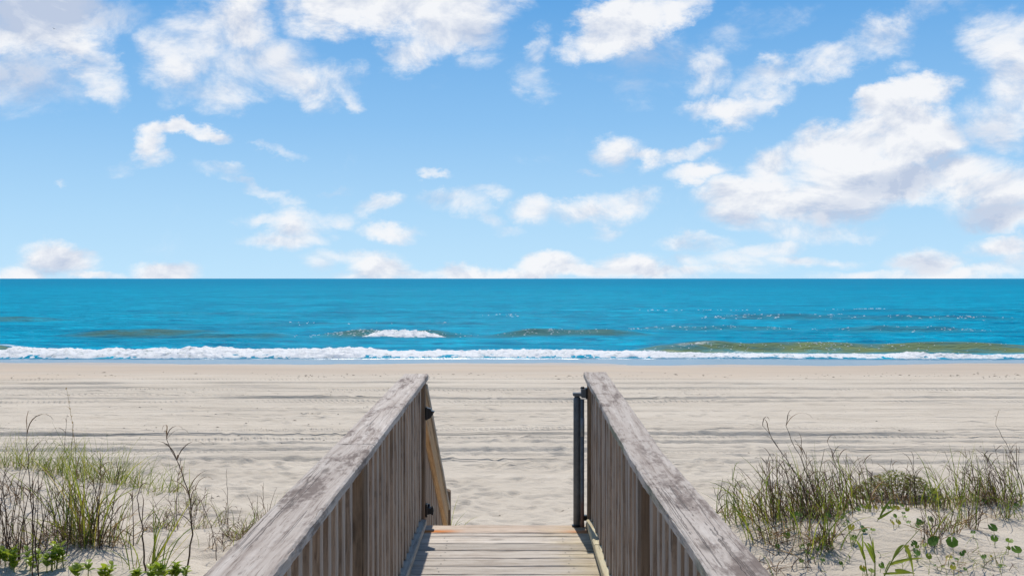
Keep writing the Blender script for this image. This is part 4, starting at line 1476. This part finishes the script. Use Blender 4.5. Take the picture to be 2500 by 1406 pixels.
clump(1940, 1300, 'orange-tinged tuft below the densest tangle', 14, 12, 0.34, 0.08, 0.5, None, 5, 0.34, 14)
clump(1990, 1345, 'large dark tuft throwing long shadows on the right dune', 24, 16, 0.50, 0.10, 0.55, None, 7, 0.50, 24, 0.010)
clump(2030, 1330, 'mixed tuft with crossing stems among the round leaves', 16, 12, 0.40, 0.10, 0.6, None, 5, 0.40, 18, 0.009)
clump(2282, 1325, 'exposed twisted brown rootstock with few leaves, left of two', 10, 24, 0.36, 0.06, 0.4, None, 10, 0.34, 20)
clump(2322, 1296, 'exposed brown rootstock standing in bare sand, middle of three', 14, 20, 0.42, 0.05, 0.35, None, 9, 0.40, 14)
clump(2372, 1292, 'exposed brown rootstock with upright blades, right of three', 18, 20, 0.44, 0.05, 0.35, PI * 0.3, 9, 0.42, 14)
clump(2462, 1268, 'green tuft with arching blades at the far right', 30, 16, 0.40, 0.08, 0.5, None, 6, 0.40, 10)
clump(2415, 1380, 'thin mat of short grass at the lower right corner', 50, 26, 0.10, 0.30, 0.9, None, 0, 0.1, 20, 0.005)
clump(1905, 1395, 'dark dead roots lying on the sand by the right rail', 4, 16, 0.22, 0.16, 0.9, None, 3, 0.2, 34)


# --- tall single stalks
def stalk(px, py, tx, ty, label, mat, r=0.006, tint=0.25, bend=0.0, droop=6, seeds=0.0, name='dry_stalk'):
    rr = random.Random(int(px * 3 + py))
    c = ground_hit(px, py)
    # reach towards the tip seen in the photograph, leaning a little seaward
    k = c.y * 1.0
    tip = Vector(((tx - 1250) / F * k, k + 0.06, CAM_H - (ty - 680) / F * k))
    root = empty(name, c)
    tag(root, label, 'plant', 'tall single stalks')
    S, L = Strands(), Strands()
    n = 14
    pts = []
    base = c - Vector((0, 0, 0.03))
    for i in range(n):
        s = i / (n - 1)
        p = base.lerp(tip, s)
        p += Vector((math.sin(s * PI) * bend, 0, 0)) + Vector((rr.gauss(0, 1), rr.gauss(0, 1), 0)) * 0.004 * (s > 0)
        pts.append(p)
    S.stem(pts, r, r * 0.35, tint)
    S.obj('stem', mat, root, c)
    for _ in range(droop):
        i = rr.randint(4, n - 1)
        q = L.path(pts[i], rr.uniform(0, 6.28), rr.uniform(0.1, 0.7), rr.uniform(1.4, 2.8), rr.uniform(0.10, 0.28), 8, 0.25, rr)
        L.ribbon(q, 0.0065, rr.uniform(0.05, 0.6), None, 0.1, rr)
    if seeds:
        L.seeds(pts, seeds, 0.030, 0.6, rr)
    L.obj('hanging_leaves' if not seeds else 'seed_head', mat, root, c, 'stuff')


stalk(450, 1398, 398, 1076, 'tallest dark bent stalk on the left dune, drooping at its top', M_DRY, 0.0062, 0.3, 0.10, 16)
stalk(432, 1300, 436, 1120, 'shorter dark stalk behind the tallest bent one', M_DRY, 0.005, 0.3, -0.03, 8)
stalk(352, 1396, 322, 1206, 'bare knotty stalk standing alone left of the tall bent one', M_DRY, 0.0065, 0.35, 0.01, 3)
stalk(92, 1404, 52, 1062, 'tall dark leaning stem rising from the lower left corner', M_DRY, 0.0045, 0.2, -0.01, 5)
stalk(78, 1404, 66, 1160, 'second dark stem beside the tall lower-left one', M_DRY, 0.0045, 0.2, 0.0, 3)
stalk(186, 1166, 156, 950, 'golden sea oat stalk standing above the left dune crest', M_OAT, 0.0045, 0.4, 0.03, 1, 0.45, 'sea_oat_stalk')
stalk(150, 1150, 158, 1014, 'dark snapped stem left of the golden seed stalk', M_DRY, 0.005, 0.1, 0.0, 3)
stalk(168, 1140, 174, 1032, 'short dark stem just right of the golden seed stalk', M_DRY, 0.005, 0.1, 0.0, 1)
stalk(556, 1300, 549, 1148, 'thin dark spike standing in the sand left of the railing', M_DRY, 0.0045, 0.1, 0.0, 2)
stalk(528, 1370, 470, 1200, 'slender bent stem left of the thin dark spike', M_DRY, 0.0045, 0.3, 0.05, 6)
stalk(640, 1250, 640, 1180, 'pair-like thin stem close to the left rail', M_DRY, 0.004, 0.2, 0.0, 2)
stalk(2010, 1290, 1868, 1042, 'tallest leaning dark stalk on the right dune, leftmost of the tall group', M_DRY, 0.0062, 0.15, 0.04, 9)
stalk(2014, 1270, 1922, 1042, 'second tall dark stalk of the right group, kinked near its top', M_DRY, 0.0062, 0.15, 0.02, 9)
stalk(2002, 1240, 1948, 1074, 'third thin stalk of the tall right group', M_DRY, 0.0045, 0.2, 0.02, 3)
stalk(2092, 1236, 2026, 1082, 'lone thin stalk between the tall group and the leafy mound', M_DRY, 0.0045, 0.2, 0.02, 4)
stalk(2150, 1232, 2112, 1125, 'thin bent stalk at the left side of the leafy mound', M_DRY, 0.0045, 0.25, 0.02, 4)
stalk(2236, 1226, 2238, 1126, 'straight dark stalk rising through the leafy mound', M_DRY, 0.0055, 0.15, 0.0, 5)
stalk(2500, 1215, 2440, 1040, 'tall arching dark stalk at the right edge of the picture', M_DRY, 0.0060, 0.15, 0.05, 5)
stalk(2490, 1228, 2392, 1098, 'hooked dark stalk left of the tall right-edge one', M_DRY, 0.0050, 0.2, 0.03, 6)
stalk(1776, 1262, 1746, 1192, 'short dark spike just right of the right rail', M_DRY, 0.005, 0.2, 0.0, 1)
stalk(1800, 1280, 1793, 1148, 'single upright green-based spike near the right rail', M_GREEN, 0.0045, 0.3, 0.0, 2)


# --- round-leaved pennywort on the right dune
def disc_leaf(name, mat, seed):
    rr = random.Random(seed)
    v = [(0, 0, 0)]
    ring = 16
    for r in (0.55, 1.0):
        for k in range(ring):
            a = PI / 2 + 0.16 + (2 * PI - 0.32) * k / (ring - 1)
            rad = r * (1 + 0.05 * math.sin(a * 7) * (r > 0.9) + rr.uniform(-.03, .03))
            z = 0.16 * r * r + 0.05 * math.sin(a * 3 + seed) * r
            v.append((math.cos(a) * rad, math.sin(a) * rad, z))
    f = []
    for k in range(ring - 1):
        f.append((0, 1 + k, 2 + k))
        f.append((1 + k, 1 + ring + k, 2 + ring + k, 2 + k))
    me = bpy.data.meshes.new(name)
    me.from_pydata(v, [], f)
    me.materials.append(mat)
    me.polygons.foreach_set('use_smooth', [True] * len(me.polygons))
    return me


DISC = [disc_leaf('round_leaf', M_PENNY, s) for s in range(4)]


def stem_mesh(name, a, b, r, mat, origin):
    S = Strands()
    mid = a.lerp(b, 0.5) + Vector((random.uniform(-.01, .01), 0, 0.005))
    S.stem([a, a.lerp(mid, .6), mid, mid.lerp(b, .6), b], r, r * 0.8, 0.5)
    return S


def pennywort(pts, label):
    """pts: list of (px, py, leaf width in photo px). One creeping plant with its leaves."""
    hits = [ground_hit(px, py + s * 0.45) for px, py, s in pts]
    c = hits[0].copy()
    root = empty('pennywort_plant', c)
    tag(root, label, 'pennywort', 'round-leaved pennywort on the right dune')
    S = Strands()
    for (px, py, s), g in zip(pts, hits):
        rad = s * 0.52 / F * g.y
        lift = rad * random.uniform(0.9, 1.9)
        top = g + Vector((random.uniform(-.02, .02), random.uniform(0, .03), lift))
        o = data_obj('leaf', random.choice(DISC), root, top - c, (R(random.uniform(15, 60)), R(random.uniform(-28, 28)), random.uniform(-.9, .9)))
        o.scale = (rad, rad, rad)
        S.stem([g - Vector((0, 0, .02)), g.lerp(top, .5) + Vector((.004, .004, 0)), top], 0.0022, 0.0018, 0.4)
    for a, b in zip(hits[:-1], hits[1:]):
        S.stem([a + Vector((0, 0, .003)), a.lerp(b, .33) + Vector((.01, .01, .006)), a.lerp(b, .66) + Vector((-.01, 0, .004)), b + Vector((0, 0, .003))], 0.002, 0.002, 0.7)
    S.obj('leaf_stalks', M_GREEN, root, c, 'stuff')


def c5(*a):       # measured on an enlargement of the right-hand corner
    return [(2100 + x / 3.6425, 1020 + y / 3.6425, w / 3.6425) for x, y, w in a]


def c4(*a):
    return [(1740 + x / 3.642, 1020 + y / 3.642, w / 3.642) for x, y, w in a]


pennywort(c5((310, 960, 55), (350, 948, 50), (330, 885, 42), (375, 868, 34), (415, 900, 38)), 'five small round leaves in open sand below the leafy mound')
pennywort(c5((500, 988, 55), (465, 950, 40), (515, 935, 55), (548, 930, 50), (578, 942, 45)), 'row of round leaves right of the five small ones')
pennywort(c5((650, 930, 60), (632, 970, 60), (690, 790, 70), (715, 980, 40)), 'round leaves climbing beside the brown rootstock')
pennywort(c5((670, 1145, 90), (695, 1100, 60), (575, 1170, 55), (545, 1100, 40)), 'big dark round leaf cluster at the foot of the rootstock')
pennywort(c5((500, 1160, 55), (525, 1245, 80), (630, 1240, 55)), 'round leaves with one yellowing, below the dark cluster')
pennywort(c5((838, 1150, 100)), 'single large grey-green round leaf lying in open sand')
pennywort(c5((825, 1285, 60), (840, 1372, 55)), 'two round leaves near the bottom right, one above the other')
pennywort(c5((1205, 1000, 85), (1210, 1115, 65)), 'two round leaves on long stalks at the right')
pennywort(c5((1320, 1110, 65)), 'single curled round leaf right of the long-stalked pair')
pennywort(c5((1425, 1190, 85)), 'single round leaf at the right edge of the picture')
pennywort(c5((60, 1000, 65), (100, 1015, 45), (10, 1000, 40)), 'trio of round leaves, one yellow edged, in the middle of the right dune')
pennywort(c5((30, 1382, 60), (102, 1382, 55), (185, 1340, 55), (60, 1398, 50)), 'round leaves along the bottom edge right of centre')
pennywort(c5((300, 805, 50), (375, 798, 45), (335, 812, 46), (260, 808, 46), (440, 825, 40), (90, 815, 55), (30, 800, 50), (150, 820, 40), (210, 822, 44)), 'yellow-green round leaves creeping below the leafy mound')
pennywort(c5((1125, 770, 48), (880, 740, 50), (930, 735, 44), (1000, 700, 44), (1180, 740, 42)), 'round leaves along the crest between mound and right edge')
pennywort(c5((1445, 715, 42), (1450, 770, 38), (1390, 800, 40)), 'round leaves on the crest at the far right edge')
pennywort(c4((672, 1082, 60)), 'single pale round leaf low between the tufts')
pennywort(c4((830, 1190, 50), (852, 1162, 44), (845, 1222, 50)), 'three bright round leaves in bare sand left of centre on the right dune')
pennywort(c4((810, 1305, 44)), 'single tiny round leaf below the three bright ones')
pennywort(c4((592, 1182, 48)), 'single dark round leaf beside the right rail')
pennywort(c4((440, 1012, 40), (325, 985, 40), (610, 890, 50)), 'small round leaves scattered near the right rail')
pennywort(c4((770, 892, 70), (735, 900, 50), (812, 880, 40)), 'flat round leaves in front of the densest grass')
pennywort(c4((1050, 890, 60), (1125, 905, 50), (1230, 1005, 60), (1245, 1100, 50)), 'round leaves threaded through the green tuft')
pennywort(c4((970, 1120, 55), (1075, 1070, 60), (1020, 1100, 50), (925, 1190, 40)), 'round leaves in the shadowed tuft at the centre of the right dune')
pennywort(c4((1310, 832, 50), (1365, 822, 46), (1230, 770, 50), (1180, 800, 44)), 'round leaves left of the leafy mound along the crest')


def scatter(label, box, n, lo, hi, seed):
    rr = random.Random(seed)
    pennywort([(rr.uniform(box[0], box[1]), rr.uniform(box[2], box[3]), rr.uniform(lo, hi)) for _ in range(n)], label)


scatter('scatter of tiny round leaves low in the right foreground, left part', (1990, 2120, 1300, 1385), 11, 8, 13, 1)
scatter('scatter of tiny round leaves in open sand, lower right middle', (2150, 2300, 1320, 1390), 10, 7, 12, 2)
scatter('scatter of tiny round leaves in the lower right corner', (2330, 2490, 1300, 1395), 12, 7, 13, 3)
scatter('tiny round leaves among the stems left of the leafy mound', (1900, 2080, 1240, 1290), 12, 8, 13, 4)


# --- leafy mound (railroad-vine like) on the right crest
def pointed_leaf(S, p, az, tilt, ln, wd, tint):
    d = Vector((math.cos(az) * math.cos(tilt), math.sin(az) * math.cos(tilt), math.sin(tilt)))
    sd = Vector((-math.sin(az), math.cos(az), 0))
    up = sd.cross(d) * -1
    b = len(S.v)
    S.v += [p, p + d * ln * 0.35 + sd * wd / 2 + up * 0.12 * wd, p + d * ln * 0.45, p + d * ln * 0.35 - sd * wd / 2 + up * 0.12 * wd, p + d * ln * 0.75 + sd * wd * .32 + up * .06 * wd, p + d * ln * 0.75 - sd * wd * .32 + up * .06 * wd, p + d * ln - Vector((0, 0, .1 * ln))]
    S.t += [tint] * 7
    S.f += [(b, b + 1, b + 2), (b, b + 2, b + 3), (b + 1, b + 4, b + 6, b + 2), (b + 2, b + 6, b + 5, b + 3)]


def vine_mound():
    rr = random.Random(5)
    c = ground_hit(2215, 1232)
    c.y += 0.25
    c.z = gz(c.x, c.y)
    root = empty('leafy_mound', c)
    tag(root, 'rounded mound of small yellow-green leaves on the right dune crest', 'shrub')
    S, T = Strands(), Strands()
    for _ in range(1500):
        a = rr.uniform(0, 6.28)
        r = rr.random() ** 0.5
        x, y = c.x + math.cos(a) * r * 0.40, c.y + math.sin(a) * r * 0.26
        hh = 0.235 * max(0.0, 1 - r ** 2.6) * (0.8 + 0.3 * vnoise(x * 9, y * 9, 3).item())
        z = gz(x, y) + hh * (1 - 0.55 * rr.random() ** 2)
        out = math.atan2(math.sin(a) * 0.8, math.cos(a)) + rr.gauss(0, 0.8)
        pointed_leaf(S, Vector((x, y, z)), out, rr.uniform(-0.5, 0.6), rr.uniform(0.025, 0.05), rr.uniform(0.014, 0.024), min(1, max(0, rr.gauss(0.45, 0.25))))
    for _ in range(60):
        a = rr.uniform(0, 6.28)
        r = rr.random() ** 0.5 * 0.85
        x, y = c.x + math.cos(a) * r * 0.40, c.y + math.sin(a) * r * 0.26
        hh = 0.235 * max(0.0, 1 - r ** 2.6) * 0.9
        b = Vector((x * 0.5 + c.x * 0.5, y * 0.5 + c.y * 0.5, gz(x, y) - 0.02))
        T.stem([b, b.lerp(Vector((x, y, gz(x, y) + hh)), 0.5), Vector((x, y, gz(x, y) + hh))], 0.004, 0.002, rr.uniform(0, .5))
    S.obj('leaves', M_VINE, root, c, 'stuff')
    T.obj('twigs', M_DRY, root, c, 'stuff')


vine_mound()


# --- fleshy bright green plants along the lower left edge
def oval_leaf(name, mat, seed):
    rr = random.Random(seed)
    n = 6
    v, f = [], []
    for i in range(n + 1):
        s = i / n
        w = 0.36 * math.sin(PI * min(1, s * 0.93 + 0.07)) ** 0.8 if i < n else 0.02
        z = 0.22 * s - 0.30 * s * s + rr.uniform(-.01, .01)
        v += [(-w, s, z + w * 0.3), (0, s, z), (w, s, z + w * 0.3)]
    for i in range(n):
        a = i * 3
        f += [(a, a + 1, a + 4, a + 3), (a + 1, a + 2, a + 5, a + 4)]
    me = bpy.data.meshes.new(name)
    me.from_pydata(v, [], f)
    me.materials.append(mat)
    me.polygons.foreach_set('use_smooth', [True] * len(me.polygons))
    return me


OVAL = [oval_leaf('oval_leaf', M_SHRUB, s) for s in range(3)]


def leafy_plant(px, py, label, shoots, size=0.062, spread=0.05, h=0.10):
    rr = random.Random(int(px * 5 + py))
    c = ground_hit(px, py)
    root = empty('leafy_plant', c)
    tag(root, label, 'leafy plant', 'bright green fleshy plants at the lower left')
    S = Strands()
    for k in range(shoots):
        x, y = c.x + rr.uniform(-1, 1) * spread * 2, c.y + rr.uniform(-1, 1) * spread
        b = Vector((x, y, gz(x, y) - 0.02))
        tip = b + Vector((rr.uniform(-.03, .03), rr.uniform(-.03, .03), h * rr.uniform(0.6, 1.2) + 0.02))
        S.stem([b, b.lerp(tip, .5), tip], 0.0035, 0.002, 0.5)
        a0 = rr.uniform(0, 6.28)
        for j in range(rr.randint(6, 8)):
            s = 0.35 + 0.65 * (j / 7)
            o = data_obj('leaf', rr.choice(OVAL), root, b.lerp(tip, s) - c)
            o.rotation_euler = (R(rr.uniform(5, 62)), 0, a0 + j * 2.4 + rr.uniform(-.3, .3))
            sc = size * rr.uniform(0.7, 1.15) * (1.1 - 0.35 * s)
            o.scale = (sc, sc, sc)
    S.obj('stems', M_GREEN, root, c, 'stuff')


leafy_plant(3, 1385, 'green leafy plant cut by the lower left edge', 3, 0.075, 0.03, 0.14)
leafy_plant(62, 1388, 'leafy green plant left of the bottom-left group, around dark stems', 6, 0.060, 0.06, 0.11)
leafy_plant(118, 1392, 'largest bright green leafy plant at the bottom left', 8, 0.062, 0.06, 0.13)
leafy_plant(195, 1404, 'small separate rosette of bright green leaves', 3, 0.070, 0.025, 0.07)
leafy_plant(268, 1418, 'small leafy plant at the bottom edge, right of the rosette', 3, 0.062, 0.03, 0.08)
leafy_plant(318, 1420, 'leafy plant at the bottom edge by the bare knotty stalk', 3, 0.060, 0.03, 0.07)
leafy_plant(385, 1418, 'leafy plant at the bottom edge under the yellow-green fan', 5, 0.062, 0.04, 0.12)
leafy_plant(430, 1416, 'leafy plant at the foot of the tall bent stalk', 4, 0.060, 0.03, 0.10)


# --- broad-bladed grass in the lower right
def broad_grass(path_px, leaves, label, r=0.006):
    c = ground_hit(*path_px[0])
    root = empty('broad_grass', c)
    tag(root, label, 'grass', 'broad-bladed grass at the lower right')
    k = c.y
    pts = [c - Vector((0, 0, .03))]
    for i, (px, py) in enumerate(path_px[1:]):
        pts.append(Vector(((px - 1250) / F * k, k + 0.02 * i, CAM_H - (py - 680) / F * k)))
    S = Strands()
    S.stem(pts, r, r * 0.4, 0.5)
    S.obj('stem', M_GREEN, root, c)
    for (sx, sy, mx, my, ex, ey, w) in leaves:
        q = []
        for s in np.linspace(0, 1, 8):
            px = (1 - s) ** 2 * sx + 2 * s * (1 - s) * mx + s * s * ex
            py = (1 - s) ** 2 * sy + 2 * s * (1 - s) * my + s * s * ey
            q.append(Vector(((px - 1250) / F * k, k - 0.05 * s, CAM_H - (py - 680) / F * k)))
        L = Strands()
        L.ribbon(q, w / F * k, random.uniform(0.3, 0.6), Vector((0.3, 0, 1)), 0.08)
        L.obj('leaf', M_GREEN, root, c)


def q5(x, y):
    return (2100 + x / 3.6425, 1020 + y / 3.6425)


def q5l(a, b, c, w):
    return (*q5(*a), *q5(*b), *q5(*c), w)


broad_grass([q5(200, 1420), q5(300, 1260), q5(440, 1120), q5(580, 985)], [q5l((300, 1260), (340, 1130), (375, 1112), 11), q5l((270, 1310), (400, 1240), (545, 1232), 8), q5l((400, 1140), (440, 1150), (458, 1400), 9), q5l((230, 1370), (250, 1280), (255, 1250), 10), q5l((215, 1390), (330, 1370), (470, 1365), 6), q5l((320, 1360), (380, 1350), (470, 1370), 9)], 'broad-bladed grass stem leaning right in the bottom right foreground')
broad_grass([q5(140, 1420), q5(140, 1250), q5(120, 1120), q5(110, 1050)], [q5l((140, 1290), (70, 1150), (10, 1080), 9), q5l((130, 1200), (100, 1090), (98, 1045), 8), q5l((140, 1250), (90, 1120), (40, 1095), 9)], 'upright broad-bladed grass stem left of the leaning one')
broad_grass([q5(75, 1400), q5(50, 1260), q5(10, 1150), q5(-20, 1080)], [q5l((50, 1260), (0, 1130), (-60, 1060), 9), q5l((30, 1210), (20, 1090), (0, 1010), 7)], 'broad-bladed grass stem leaning left, leftmost of three', 0.005)
broad_grass([(2138, 1272), (2168, 1236), (2186, 1205)], [(2150, 1262, 2160, 1230, 2176, 1214, 7), (2145, 1268, 2168, 1250, 2182, 1238, 6)], 'small broad blade pair standing on the crest below the mound', 0.004)


# ------------------------------------------------------------------ small litter on the beach
def wrack():
    m, t, out = new_mat('dry_seaweed')
    bs = t.new('ShaderNodeBsdfPrincipled')
    geo = t.new('ShaderNodeNewGeometry')
    n = t.noise(geo.outputs['Position'], scale=3, detail=2).outputs['Fac']
    t.l.new(t.ramp(n, [(0.3, (0.020, 0.016, 0.012)), (0.7, (0.075, 0.055, 0.035))]), bs.inputs['Base Color'])
    bs.inputs['Roughness'].default_value = 0.9
    t.l.new(bs.outputs[0], out.inputs[0])
    rr = random.Random(3)

    def chips(name, label, n, yfun, xf, smin, smax):
        v, f = [], []
        for _ in range(n):
            y = yfun()
            x = rr.uniform(-1, 1) * xf(y)
            z = gz(x, y)
            s = rr.uniform(smin, smax) * (0.5 + rr.random())
            a = rr.gauss(0, 0.5)
            b = len(v)
            for k in range(6):
                th = k * PI / 3
                px, py = math.cos(th) * s * 2.6 * rr.uniform(.5, 1.2), math.sin(th) * s * 0.8 * rr.uniform(.5, 1.2)
                v.append((x + px * math.cos(a) - py * math.sin(a), y + px * math.sin(a) + py * math.cos(a), z + 0.002))
            v.append((x, y, z + s * 0.35 + 0.008))
            f += [(b + k, b + (k + 1) % 6, b + 6) for k in range(6)]
        o = mesh_obj(name, v, f, m)
        tag(o, label, 'seaweed', None, 'stuff')
    chips('seaweed_line', 'line of small dark seaweed scraps along the upper wet sand', 420, lambda: rr.gauss(39.8, 0.9), lambda y: 26, 0.006, 0.032)
    chips('beach_litter', 'dark specks of dried plant litter scattered over the dry sand', 800, lambda: 9.5 + 24 * rr.random() ** 1.6, lambda y: 0.56 * y, 0.005, 0.018)


wrack()


# ------------------------------------------------------------------ a bird high over the sea
def bird():
    m, t, out = new_mat('dark_plumage')
    bs = t.new('ShaderNodeBsdfPrincipled')
    tc = t.new('ShaderNodeTexCoord')
    n = t.noise(tc.outputs['Object'], scale=6, detail=2).outputs['Fac']
    t.l.new(t.ramp(n, [(0.3, (0.03, 0.03, 0.035)), (0.7, (0.10, 0.10, 0.11))]), bs.inputs['Base Color'])
    t.l.new(bs.outputs[0], out.inputs[0])
    d = 300.0
    v = [(-.75, .05, .10), (-.4, .16, .18), (-.4, -.06, .17), (-.08, .18, .05), (-.08, -.10, .04), (.75, .05, .16), (.4, .16, .22), (.4, -.06, .21), (.08, .18, .05), (.08, -.10, .04), (0, .36, .02), (0, -.36, 0), (0, .05, -.09), (0, .05, .10), (-.09, -.45, 0), (.09, -.45, 0)]
    f = [(0, 2, 1), (1, 2, 4, 3), (5, 6, 7), (6, 8, 9, 7), (10, 3, 12), (10, 12, 8), (3, 4, 12), (8, 12, 9), (4, 11, 12), (9, 12, 11), (10, 13, 3), (10, 8, 13), (3, 13, 4), (8, 9, 13), (4, 13, 11), (9, 11, 13), (11, 14, 15)]
    o = mesh_obj('seabird', v, f, m)
    o.location = ((135 - 1250) / F * d, d, CAM_H + (680 - 73) / F * d)
    o.rotation_euler = (0, R(18), R(50))
    tag(o, 'tiny dark bird flying before the cloud at the upper left', 'bird')


bird()
bpy.context.view_layer.update()
